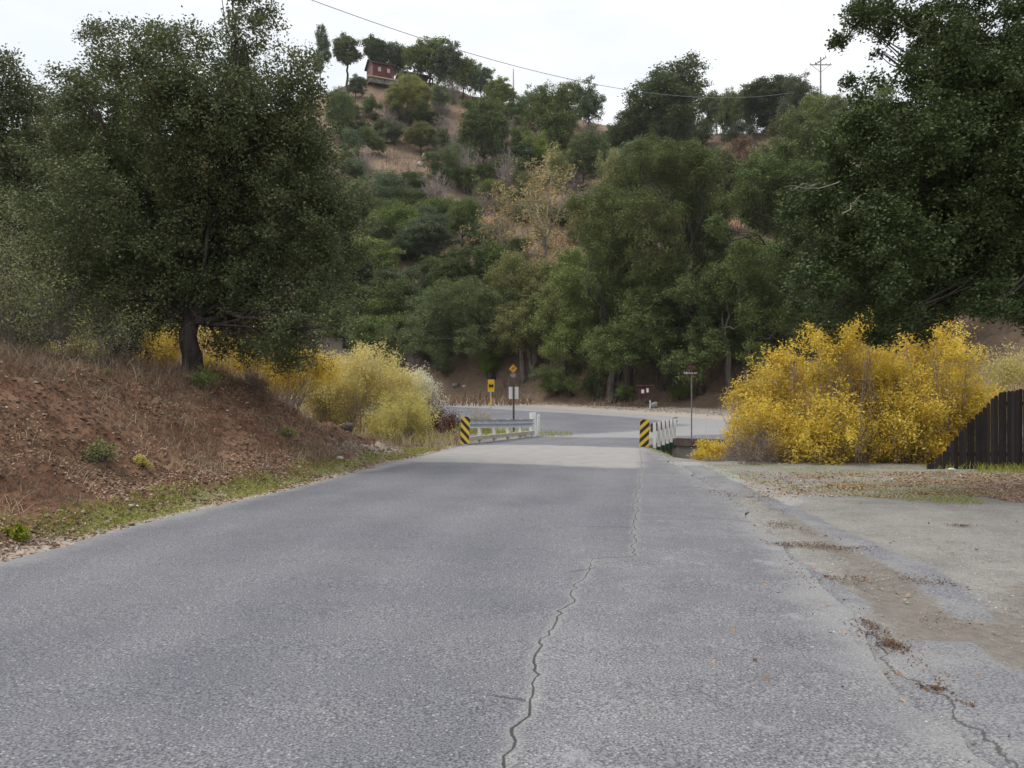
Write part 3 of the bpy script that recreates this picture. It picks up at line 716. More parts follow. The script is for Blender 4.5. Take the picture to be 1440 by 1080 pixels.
# ------------------------------------------------------------------ foliage
def leaves(cent, crad, per, ll, lw, rng, up=.5, flat=1.0, spread=None):
    """quads around cluster centres"""
    n = len(cent) * per
    C = np.repeat(cent, per, 0)
    o = rng.normal(size=(n, 3)); o[:, 2] *= flat
    cr = np.repeat(np.broadcast_to(np.asarray(crad, float), (len(cent),)), per)[:, None]
    Pp = C + o * cr * .55
    nr = rng.normal(size=(n, 3)); nr[:, 2] = np.abs(nr[:, 2]) + up; nr /= np.linalg.norm(nr, axis=1)[:, None]
    t = rng.normal(size=(n, 3)) + o * .6; t -= (t * nr).sum(1)[:, None] * nr; t /= np.linalg.norm(t, axis=1)[:, None] + 1e-9
    s = np.cross(nr, t)
    sz = rng.uniform(.65, 1.25, n)[:, None]
    t = t * ll * sz; s = s * lw * sz * .5
    V = np.stack([Pp - t * .5, Pp + s - t * .05, Pp + t * .5, Pp - s - t * .05], 1).reshape(-1, 3)
    Q = np.arange(n * 4).reshape(-1, 4)
    cl = np.repeat(rng.random(len(cent)), per)
    rnd = np.clip(.55 * rng.random(n) + .45 * cl, 0, 1)
    return V, Q, np.repeat(rnd, 4)
def clusters(blobs, n, rng, inner=.45, spray=6, sl=.34, zb=.12):
    """foliage grows in sprays: each leads outward from inside a lump and carries several leaf clusters"""
    B = np.array(blobs, float)
    if B.shape[1] == 4: B = np.hstack([B, B[:, 3:4], B[:, 3:4]])
    w = (B[:, 3] * B[:, 4] * B[:, 5]) ** (2.1 / 3); w /= w.sum()
    m = max(n // spray, 1)
    k = rng.choice(len(B), m, p=w)
    d = rng.normal(size=(m, 3)); d /= np.linalg.norm(d, axis=1)[:, None]
    r = rng.random(m) ** inner
    r = r * (1 + .20 * np.sin(d[:, 0] * 5 + k) * np.cos(d[:, 1] * 4.3 + 2 * k) + .12 * rng.normal(size=m))
    base = B[k, :3] + d * (r * .86)[:, None] * B[k, 3:6]
    dr = d + rng.normal(size=(m, 3)) * .55 + (0, 0, zb); dr /= np.linalg.norm(dr, axis=1)[:, None]
    t = np.tile(np.arange(spray) / spray, m)[:, None]
    L = (sl * rng.uniform(.5, 1.3, m) * B[k, 3])[:, None]
    P = np.repeat(base, spray, 0) + np.repeat(dr * L, spray, 0) * t
    P[:, 2] -= (t[:, 0] ** 2) * np.repeat(L[:, 0], spray) * .25
    return P + rng.normal(size=P.shape) * np.repeat(L, spray, 0) * .13

def limb(mb, a, b_, r0, r1, rng, n=5, wob=.12, sides=6, sag=0):
    a = np.array(a, float); b_ = np.array(b_, float); L = np.linalg.norm(b_ - a)
    P = []
    for i in range(n + 1):
        t = i / n; q = a + (b_ - a) * t
        if 0 < i < n: q = q + rng.normal(size=3) * L * wob * .5
        q[2] += sag * L * math.sin(math.pi * t)
        P.append(q)
    mb.tube(P, [r0 + (r1 - r0) * (i / n) ** .8 for i in range(n + 1)], sides, cap=False)
    return P
def tree_parts(name_crown, blobs, base, trunk_r, fork_z, ncl, per, crad, ll, lw, mat, bark, rng, root, trunks=None, twigs=0, up=.5, inner=.45, nlimb=14, flat=.8):
    B = np.array(blobs, float)
    C = clusters(blobs, ncl, rng, inner)
    V, Q, rn = leaves(C, crad, per, ll, lw, rng, up, flat)
    crown = npmesh(name_crown, V, Q, mat, root, {'rnd': rn})
    mb = MB()
    trunks = trunks or [(base, None)]
    forks = []
    for bs, top in trunks:
        top = top or (bs[0] + rng.normal() * .15 * fork_z * .4, bs[1] + rng.normal() * .1 * fork_z * .4, bs[2] + fork_z)
        P = limb(mb, bs, top, trunk_r, trunk_r * .72, rng, 5, .05, 9)
        mb.tube([np.array(bs) - (0, 0, trunk_r * 1.5), np.array(bs), P[1]], [trunk_r * 1.6, trunk_r * 1.25, trunk_r * .9], 9, cap=False)
        forks.append(np.array(P[-1]))
    order = rng.permutation(len(B))[:nlimb]
    for k in order:
        c = B[k, :3]; f = min(forks, key=lambda q: np.linalg.norm(q - c))
        P = limb(mb, f, c - (0, 0, .25 * B[k, 5 if B.shape[1] > 5 else 3]), trunk_r * rng.uniform(.24, .40), trunk_r * .05, rng, 6, .10, 6, .06)
        for j in range(3):
            s = P[rng.integers(2, 6)]; e_ = c + (np.clip(rng.normal(size=3), -1.3, 1.3) - (0, 0, .6)) * B[k, 3] * .32
            limb(mb, s, e_, trunk_r * .10, trunk_r * .03, rng, 4, .06, 5)
    for j in range(twigs):
        c = C[rng.integers(len(C))]; e_ = c + np.clip(rng.normal(size=3), -1, 1) * crad * 1.4
        limb(mb, c, e_, trunk_r * .035, trunk_r * .01, rng, 3, .15, 3)
    tr = mb.build('trunk', bark, root, smooth=True)
    return crown, tr

def pxblobs(L, Y0, rel_to, seed=1, dy=1.4):
    """crown lumps measured on the photograph, placed at the real distance of the tree"""
    rg = np.random.default_rng(seed); out = []
    for q in L:
        px, py, r = q[:3]; Y = Y0 + (q[3] if len(q) > 3 else rg.uniform(-dy, dy))
        out.append(((px - CX) / F * Y - rel_to[0], Y - rel_to[1], EYE + (CY - py) / F * Y - rel_to[2], r * Y0 / F))
    return out

# ---- big left oak
rg = np.random.default_rng(11)
Y0 = 18.; x0 = (270 - CX) / F * Y0; z0 = gz(x0, Y0) - .05
root = empty('oak_tree', (x0, Y0, z0))
L = [(90, 420, 60), (60, 330, 60), (480, 360, 40), (490, 300, 30), (470, 450, 30), (400, 480, 40), (450, 210, 30), (240, 120, 70), (310, 150, 70), (180, 140, 60), (350, 110, 40), (410, 180, 50), (460, 290, 36), (400, 330, 80), (300, 330, 100), (160, 290, 80), (400, 250, 80), (320, 240, 90), (200, 240, 90), (260, 180, 70), (120, 340, 70), (470, 330, 40), (480, 420, 34), (420, 120, 46), (340, 380, 90), (230, 360, 90), (250, 75, 58), (205, 55, 42), (140, 45, 38), (170, 100, 60), (320, 100, 55), (345, 45, 36), (365, 10, 32), (325, -15, 34), (385, 60, 26), (110, 120, 40),
     (180, 190, 88), (300, 190, 92), (385, 160, 62), (425, 215, 58), (235, 290, 105), (350, 300, 100), (430, 300, 66), (455, 380, 46), (445, 250, 45), (385, 400, 82), (290, 390, 92),
     (180, 380, 82), (110, 290, 70), (330, 462, 48), (405, 462, 48), (150, 230, 70), (440, 440, 42), (240, 430, 50), (95, 210, 50), (170, 445, 36), (370, 490, 34), (110, 370, 60)]
bl = pxblobs(L, Y0, (x0, Y0, z0), 5, 1.6)
tree_parts('crown', bl, (0, 0, 0), .26, 1.3, 17500, 20, .20, .072, .042, M['oak_near'], M['bark'], rg, root, twigs=500, nlimb=24)
# hanging bare twigs under the crown
mb = MB()
for i in range(190):
    px = rg.uniform(165, 440); py = rg.uniform(435, 480); Y_ = Y0 + rg.uniform(-1.5, 1.8)
    a = np.array([(px - CX) / F * Y_ - x0, Y_ - Y0, EYE + (CY - py) / F * Y_ - z0])
    if px < 255 and py > 455: continue
    b_ = a + np.array([rg.normal() * .35, rg.normal() * .3, -rg.uniform(.25, .95)])
    limb(mb, a, b_, .009, .003, rg, 5, .16, 3)
mb.build('hanging_twigs', M['bark'], root)
C = np.array([[(px - CX) / F * Y0 - x0, rg.uniform(-1.0, 1.6), EYE + (CY - py) / F * Y0 - z0] for px, py in zip(rg.uniform(300, 450, 620), rg.uniform(465, 520, 620)) if py < 480 + (px - 300) * .3])
V, Q, rn = leaves(C, .12, 9, .06, .032, rg); npmesh('low_foliage', V, Q, M['oak_near'], root, {'rnd': rn})
tag(root, 'broad dark oak standing on top of the left bank, nearest tree on the left', 'tree')
# ---- oaks behind it, left edge
def big_oak(px, Y0, base_py, L, ncl, per, crad, ll, mat, label, seed, trunk_r=.25, fork=1.5, bark='bark', dy=1.8, twigs=0, trunks=None, name='oak_tree', lwf=.55, inner=.45, nlimb=20):
    rg = np.random.default_rng(seed); x0 = (px - CX) / F * Y0; z0 = gz(x0, Y0) - .1
    root = empty(name, (x0, Y0, z0)); bl = pxblobs(L, Y0, (x0, Y0, z0), seed, dy)
    tr = None
    if trunks:
        tr = []
        for (ax, ay, bx, by) in trunks:
            tr.append((((ax - px) / F * Y0, rg.uniform(-.3, .3), 0), ((bx - px) / F * Y0, rg.uniform(-.3, .3), EYE + (CY - by) / F * Y0 - z0)))
    tree_parts('crown', bl, (0, 0, 0), trunk_r, fork, ncl, per, crad, ll, ll * lwf, M[mat], M[bark], rg, root, twigs=twigs, trunks=tr, inner=inner, nlimb=nlimb)
    tag(root, label, 'tree'); return root
big_oak(40, 27, 500, [(20, 130, 50), (60, 160, 52), (-30, 170, 60), (100, 180, 40), (0, 230, 80), (80, 260, 75), (-60, 280, 90), (20, 340, 90), (100, 360, 80), (-60, 400, 90), (50, 430, 70), (130, 430, 60), (10, 100, 28), (95, 150, 32), (-90, 130, 70), (130, 300, 60)],
        6500, 20, .33, .11, 'oak_near', 'dark green oak at the left edge of the photo behind the nearest oak', 12, .28)
big_oak(-190, 22, 500, [(-190, 100, 90), (-120, 180, 80), (-240, 200, 100), (-160, 300, 110), (-260, 350, 110), (-110, 380, 80), (-190, 420, 90), (-90, 270, 70)],
        2200, 14, .34, .10, 'oak', 'dark oak standing beyond the left edge of the picture', 13, .26)
big_oak(170, 34, 500, [(150, 190, 60), (200, 250, 70), (130, 300, 70), (220, 330, 70), (160, 400, 70), (230, 430, 60), (100, 430, 60), (270, 400, 50)],
        2600, 16, .45, .16, 'oak', 'dark oak filling the gap behind the left trees', 14, .26)
# ---- right overhanging oak
L = [(1235, 48, 30), (1290, 20, 36), (1285, 105, 32), (1335, 75, 48), (1215, 8, 24), (1225, 130, 22), (1255, 18, 30), (1210, 25, 24), (1180, 48, 12), (1300, 62, 34), (1240, 70, 18), (1345, 20, 52), (1420, 405, 46), (1480, 410, 56), (1390, 425, 34), (1460, 440, 40), (1410, 300, 70), (1440, 130, 70), (1120, 330, 26), (1130, 420, 22), (1160, 450, 20), (1100, 360, 14), (1240, 470, 22), (1300, 430, 50), (1200, 380, 50), (1450, 440, 26), (1340, 110, 60), (1420, 60, 85), (1410, 150, 80), (1265, 160, 30), (1205, 175, 22), (1195, 112, 8), (1300, 190, 72),
     (1180, 215, 34), (1230, 250, 66), (1380, 250, 95), (1150, 290, 40), (1175, 350, 50), (1250, 350, 78), (1340, 340, 88), (1420, 340, 80), (1215, 415, 46), (1290, 410, 52), (1250, 450, 28), (1290, 462, 22), (1365, 405, 44), (1150, 395, 34), (1180, 440, 26), (1225, 468, 18), (1350, 430, 30),
     (1290, 260, 80), (1350, 180, 80), (1400, 250, 90), (1200, 300, 60), (1290, 320, 70), (1430, 200, 80), (1390, 100, 70), (1480, 130, 95), (1500, 330, 100), (1540, -20, 90), (1420, -60, 80), (1330, -40, 50), (1580, 200, 90), (1600, 60, 90), (1580, 380, 80)]
rt = big_oak(1600, 12.6, 600, L, 19500, 21, .14, .058, 'oak_right', 'dark oak overhanging the dirt lot from the right edge of the photo', 15, .19, 4.2, 'bark', dy=1.3, twigs=300, lwf=.62, nlimb=18)
# pale bare twigs in it
rg = np.random.default_rng(16); x0, Y0, z0 = rt.location
for (ax, ay, bx, by) in [(1180, 256, 1110, 258), (1185, 300, 1215, 272)]:
    mb = MB()
    for j in range(2):
        Y_ = 11.0; jx, jy = rg.normal(size=2) * (10 if j else 0)
        a = ((ax - CX) / F * Y_ - x0, Y_ - Y0, EYE + (CY - ay) / F * Y_ - z0); b_ = ((bx + jx - CX) / F * Y_ - x0, Y_ - Y0 + rg.normal() * .2, EYE + (CY - by - jy) / F * Y_ - z0)
        limb(mb, a if j == 0 else (np.array(a) * .5 + np.array(b_) * .5), b_, .009 if j == 0 else .005, .002, rg, 5, .12, 4)
    mb.build('bare_twig', M['bark_pale'], rt)

# ---- willow bushes
def bush(name, px, Y0, L, ncl, per, crad, ll, lw, mat, stem_mat, label, seed, nst=60, base_w=60, dy=1.0, stem_r=.014, cat='bush', up=.3, inner=.6, zoff=0, upright=.6):
    ncl = int(ncl * 1.2); rg = np.random.default_rng(seed); x0 = (px - CX) / F * Y0; z0 = gz(x0, Y0) + zoff
    root = empty(name, (x0, Y0, z0)); bl = pxblobs(L, Y0, (x0, Y0, z0), seed, dy)
    bl = [(q[0], q[1], q[2] - q[3] * .15, q[3] * 1.12) for q in bl]; C = clusters(bl, int(ncl * 1.2), rg, .5, 7, .85, 1.1); V, Q, rn = leaves(C, crad, per, ll, lw, rg, up, 1.2)
    npmesh('foliage', V, Q, M[mat], root, {'rnd': rn})
    mb = MB(); B = np.array(bl)
    for i in range(nst):
        c = C[rg.integers(len(C))] + rg.normal(size=3) * .1
        a = np.array([c[0] * upright + rg.normal() * base_w / F * Y0 * .25, c[1] * .6 + rg.normal() * .25, -.2])
        P = limb(mb, a, c, stem_r, stem_r * .3, rg, 5, .06, 4)
        for j in range(3): limb(mb, P[rg.integers(2, 5)], P[-1] + rg.normal(size=3) * .30, stem_r * .45, stem_r * .15, rg, 3, .1, 3)
    mb.build('stems', stem_mat, root)
    tag(root, label, cat); return root
bush('willow_bush', 1080, 20.6, [(1050, 560, 22), (1075, 530, 24), (1100, 510, 24), (1060, 590, 28), (1095, 570, 34), (1120, 540, 30), (1110, 610, 36), (1070, 620, 26), (1060, 545, 15), (1130, 640, 26)],
     1500, 12, .13, .085, .032, 'yellow', M['twig'], 'golden willow bush at the left end of the yellow thicket, nearest the bridge', 21, 80)
bush('willow_bush', 1190, 20.2, [(1150, 500, 30), (1175, 480, 20), (1215, 470, 26), (1145, 470, 14), (1200, 510, 38), (1240, 500, 32), (1160, 550, 40), (1210, 560, 46), (1170, 600, 44), (1230, 610, 44), (1190, 640, 36), (1140, 625, 32), (1215, 450, 14), (1250, 560, 40), (1250, 640, 30), (1130, 590, 34)],
     2900, 13, .13, .085, .032, 'yellow', M['twig'], 'golden willow bush in the middle of the yellow thicket under the hanging oak', 22, 150)
bush('willow_bush', 1310, 20.0, [(1290, 480, 30), (1325, 475, 26), (1305, 455, 16), (1340, 505, 28), (1290, 530, 42), (1340, 550, 36), (1370, 560, 26), (1280, 590, 46), (1330, 600, 44), (1290, 640, 36), (1350, 590, 34), (1390, 570, 20), (1330, 640, 30), (1265, 520, 30), (1370, 600, 24)],
     2700, 13, .13, .085, .032, 'yellow', M['twig'], 'golden willow bush at the right end of the yellow thicket beside the dark fence', 23, 140)
bush('willow_bush', 1450, 23, [(1410, 520, 24), (1450, 525, 26), (1400, 540, 22), (1480, 530, 30), (1380, 545, 18)], 600, 11, .16, .09, .03, 'yellow_green', M['twig'],
     'thin greenish yellow bush showing above the dark fence', 24, 30)
bush('willow_bush', 515, 29, [(450, 560, 26), (435, 545, 20), (475, 590, 26), (455, 590, 22), (500, 520, 28), (530, 515, 26), (480, 540, 28), (515, 545, 36), (470, 560, 24), (560, 535, 26), (555, 560, 30), (500, 580, 34), (460, 535, 18), (510, 500, 14)],
     2500, 13, .17, .09, .036, 'yellow_pale', M['twig'], 'tall pale yellow willow bush beyond the end of the left bank', 25, 120, zoff=-.2)
bush('willow_bush', 565, 26.6, [(560, 575, 24), (585, 580, 22), (545, 600, 26), (575, 605, 28), (590, 600, 18), (530, 600, 22), (565, 630, 22), (590, 625, 16)],
     1500, 12, .14, .075, .028, 'yellow_green', M['twig'], 'low yellow green willow bush in front of the pale one, by the road edge', 26, 80)
bush('willow_bush', 595, 31, [(588, 530, 15), (600, 540, 12), (578, 545, 16), (600, 560, 16), (580, 570, 20)], 650, 12, .15, .075, .04, 'fluff', M['twig'],
     'whitish seed covered bush at the right of the pale willow', 27, 40)
bush('willow_bush', 330, 24.5, [(220, 495, 20), (250, 480, 20), (300, 480, 24), (340, 490, 28), (380, 500, 26), (420, 510, 24), (290, 510, 24), (230, 512, 18), (450, 520, 22), (400, 530, 22)], 2100, 12, .14, .08, .03, 'yellow', M['twig'],
     'yellow willow seen under the crown and behind the trunk of the left oak', 28, 60)
bush('willow_bush', 95, 24.5, [(70, 495, 12), (110, 490, 14), (90, 500, 14), (140, 497, 12)], 220, 10, .14, .08, .03, 'yellow_green', M['twig'], 'small yellowish shrub low at the left behind the grey thicket', 29, 20)
# reddish weeds & dry stems by the left marker
bush('weed_clump', 622, 30, [(615, 588, 14), (635, 592, 12), (600, 595, 12), (625, 604, 14)], 420, 12, .13, .07, .03, 'rust_brush', M['rust_brush'], 'rust brown weed clump left of the left striped marker', 31, 60, stem_r=.008, cat='weeds')
bush('weed_clump', 640, 27.6, [(634, 612, 10), (620, 618, 12), (606, 620, 12)], 150, 8, .12, .05, .02, 'yellow_green', M['twig'], 'grey dry twigs with yellow leaves at the foot of the left marker', 32, 110, stem_r=.006, cat='weeds')
bush('weed_clump', 668, 35.5, [(672, 585, 9), (684, 590, 7), (662, 592, 8)], 60, 8, .14, .07, .02, 'straw', M['straw'], 'dry straw weeds sticking up behind the left rail', 33, 60, stem_r=.008, cat='weeds')
bush('weed_clump', 1060, 19.6, [(1045, 625, 12), (1060, 610, 14), (1080, 625, 14), (1050, 640, 10), (1095, 640, 12), (1030, 632, 10)], 260, 8, .12, .06, .015, 'brown_brush', M['twig'], 'brown dry weeds at the left foot of the golden thicket', 34, 170, stem_r=.006, cat='weeds')
bush('weed_clump', 1000, 25.5, [(990, 628, 10), (1010, 630, 12), (1000, 640, 12), (1025, 615, 12), (985, 640, 8), (1035, 600, 10)], 420, 9, .12, .07, .03, 'yellow', M['twig'], 'small yellow leaved shrub in front of the concrete wall', 35, 50, stem_r=.006, cat='bush')
# grey twiggy thicket, left edge
def twiggy(px, Y0, L, nst, label, seed, mat='oak', leafn=900, r=.008, stem='twig', per=7, ll=.05, name='thicket', cat='bush'):
    rg = np.random.default_rng(seed); x0 = (px - CX) / F * Y0; z0 = gz(x0, Y0)
    root = empty(name, (x0, Y0, z0)); bl = pxblobs(L, Y0, (x0, Y0, z0), seed, 1.2)
    C = clusters(bl, leafn, rg, .6); V, Q, rn = leaves(C, .20 * Y0 / 15, per, ll, ll * .5, rg, .3, 1.)
    npmesh('foliage', V, Q, M[mat], root, {'rnd': rn})
    mb = MB()
    for i in range(nst):
        c = C[rg.integers(len(C))]; a = np.array([c[0] * .75 + rg.normal() * .2, c[1] * .6, -.1 if rg.random() < .5 else c[2] * .5])
        P = limb(mb, a, c, r, r * .25, rg, 6, .10, 3, .05)
        for j in range(4):
            s = P[rg.integers(2, 6)]; limb(mb, s, s + rg.normal(size=3) * (.45, .45, .35), r * .4, r * .12, rg, 3, .12, 3)
    mb.build('stems', M[stem], root); tag(root, label, cat); return root
twiggy(60, 15.5, [(20, 300, 50), (60, 360, 60), (0, 400, 70), (90, 420, 60), (140, 440, 45), (30, 460, 50), (120, 470, 40), (180, 460, 36), (-60, 350, 80), (-60, 440, 70)], 330,
       'grey olive twiggy thicket at the left edge on top of the bank', 41, 'olive', 1500, .007, 'bark_grey', per=10, ll=.05)
twiggy(190, 19.5, [(180, 440, 40), (210, 480, 24), (170, 480, 30), (150, 460, 34)], 130, 'dark bare branched shrub left of the near oak trunk', 42, 'oak', 260, .009, 'bark')
# small shrubs on the bank face
for i, (px, py, r, mt, lb) in enumerate([(140, 650, 24, 'olive', 'grey green low shrub in the middle of the left bank face'), (200, 655, 13, 'yellow_green', 'yellowish mossy clump right of the grey green shrub on the bank'),
        (405, 622, 14, 'olive', 'small dark shrub low on the bank right of its middle'), (362, 560, 26, 'brown_brush', 'brown twiggy shrub high on the bank below the oak'), (288, 552, 22, 'oak', 'dark small shrub on the bank under the oak trunk'),
        (305, 535, 9, 'lime', 'bright green sprig near the top of the bank'), (22, 765, 16, 'grass', 'leafy green weed at the left foot of the bank'), (152, 530, 6, 'lime', 'tiny bright green sprig on the bank crest')]):
    x, Y_, z = hit(px, py); rg = np.random.default_rng(50 + i); k = Y_ / F; root = empty('low_shrub', (x, Y_, z)); rr = r * k
    C = clusters([(0, 0, rr * .5, rr, rr * .8, rr * .7)], int(60 + r * 6), rg, .6); V, Q, rn = leaves(C, rr * .22, 8, .045, .018, rg, .3)
    npmesh('foliage', V, Q, M[mt], root, {'rnd': rn}); mb = MB()
    for j in range(36): limb(mb, rg.normal(size=3) * (.15, .15, 0) * rr, C[rg.integers(len(C))], .006, .002, rg, 3, .1, 3)
    mb.build('stems', M['twig'], root); tag(root, lb, 'shrub')

# ---- prototypes for the hillside (unit height)
def proto(kind, seed):
    rg = np.random.default_rng(seed); root = empty('hill_tree', (0, -500, 0))
    if kind in ('big', 'mid', 'far', 'airy'):
        nb = {'big': 26, 'mid': 21, 'far': 14, 'airy': 12}[kind]; B = []
        for i in range(nb):
            a = rg.uniform(0, 2 * math.pi); e_ = rg.uniform(-.72 if kind != 'airy' else -.85, 1.0); rr = math.sqrt(max(0, 1 - e_ * e_))
            q = rg.uniform(.55, .95)
            if kind == 'airy': B.append((.20 * q * rr * math.cos(a), .20 * q * rr * math.sin(a), .58 + .38 * e_ * q, rg.uniform(.08, .13)))
            else: B.append((.36 * q * rr * math.cos(a), .36 * q * rr * math.sin(a), .52 + .34 * e_ * q, rg.uniform(.12, .20)))
        if kind != 'airy': B.append((0, 0, .6, .24)); B.append((.05, .05, .45, .2))
        ncl, per, cr_, ll = {'big': (3400, 19, .034, .0105), 'mid': (2900, 17, .046, .021), 'far': (1250, 14, .056, .034), 'airy': (900, 14, .05, .030)}[kind]
        fk = .24 if kind != 'airy' else .36
        tree_parts('crown', B, (0, 0, -.02), .024, fk, ncl, per, cr_, ll, ll * .6, M['oak'], M['bark'], rg, root, nlimb=12, flat=.7, up=.7, inner=.33)
        w0 = .78 if kind != 'airy' else .50
    elif kind == 'shrub':
        B = [(rg.uniform(-.3, .3), rg.uniform(-.3, .3), rg.uniform(.3, .72), rg.uniform(.2, .3)) for _ in range(9)]
        tree_parts('crown', B, (0, 0, -.05), .03, .2, 520, 13, .10, .052, .03, M['oak'], M['bark'], rg, root, nlimb=6, up=.7); w0 = .9
    elif kind == 'shrub_fine':
        B = [(rg.uniform(-.3, .3), rg.uniform(-.3, .3), rg.uniform(.25, .75), rg.uniform(.16, .28)) for _ in range(14)]
        tree_parts('crown', B, (0, 0, -.05), .03, .2, 1500, 14, .07, .027, .016, M['oak'], M['bark'], rg, root, nlimb=8, up=.7); w0 = .9
    elif kind == 'bare':
        mb = MB(); mb2 = MB()
        for i in range(60):
            a = rg.uniform(0, 2 * math.pi); r = rg.uniform(.05, .5); z = rg.uniform(.5, 1.0) * (1 - .5 * r)
            P = limb(mb, (rg.normal() * .04, rg.normal() * .04, -.03), (r * math.cos(a), r * math.sin(a), z), .011, .003, rg, 6, .12, 4, .06)
            for j in range(5):
                s = P[rg.integers(2, 7)]; limb(mb2, s, s + rg.normal(size=3) * (.10, .10, .10) + (0, 0, .05), .0045, .0015, rg, 3, .12, 3)
        n = len(mb.v); m1 = mb.build('branches', M['twig'], root); m2 = mb2.build('twigs', M['twig'], root)
        for o in (m1, m2):
            at = o.data.attributes.new('rnd', 'FLOAT', 'POINT'); at.data.foreach_set('value', rg.random(len(o.data.vertices)).astype(np.float32))
        w0 = .9
    root['w0'] = w0; return root
PR = {'big': [proto('big', 201), proto('big', 202), proto('big', 203)], 'mid': [proto('mid', 211), proto('mid', 212), proto('mid', 213)], 'far': [proto('far', 221), proto('far', 222)],
      'airy': [proto('airy', 231), proto('airy', 232)], 'shrub': [proto('shrub', 241), proto('shrub', 242)], 'fine': [proto('shrub_fine', 251), proto('shrub_fine', 252)], 'bare': [proto('bare', 261)]}
KIDS = {p: list(p.children) for L_ in PR.values() for p in L_}
rgT = np.random.default_rng(77)
def plant(px, top, base, wpx, kind, mat, label, group=None, cat='tree', lean=0, pos=None, name=None):
    if pos is None: x, Y_, z = hit(px, base)
    else: x, Y_, z = pos
    k = Y_ / F
    zt = EYE + (CY - top) * k; H = max(zt - z, 1.0); W = wpx * k
    src = PR[kind][rgT.integers(len(PR[kind]))]
    o = bpy.data.objects.new(name or ('oak_tree' if cat == 'tree' else 'shrub'), None); COL.objects.link(o)
    w0 = src['w0']
    o.location = (x, Y_, z); o.rotation_euler = (0, lean, rgT.uniform(0, 6.28) if not lean else 0); H *= 1.06; o.scale = (W / w0, W / w0, H)
    for ch in KIDS[src]:
        c = ch.copy(); COL.objects.link(c); c.parent = o
        if c.name.startswith(('crown',)) and mat:
            c.material_slots[0].link = 'OBJECT'; c.material_slots[0].material = M[mat]
    tag(o, label, cat, group); return o

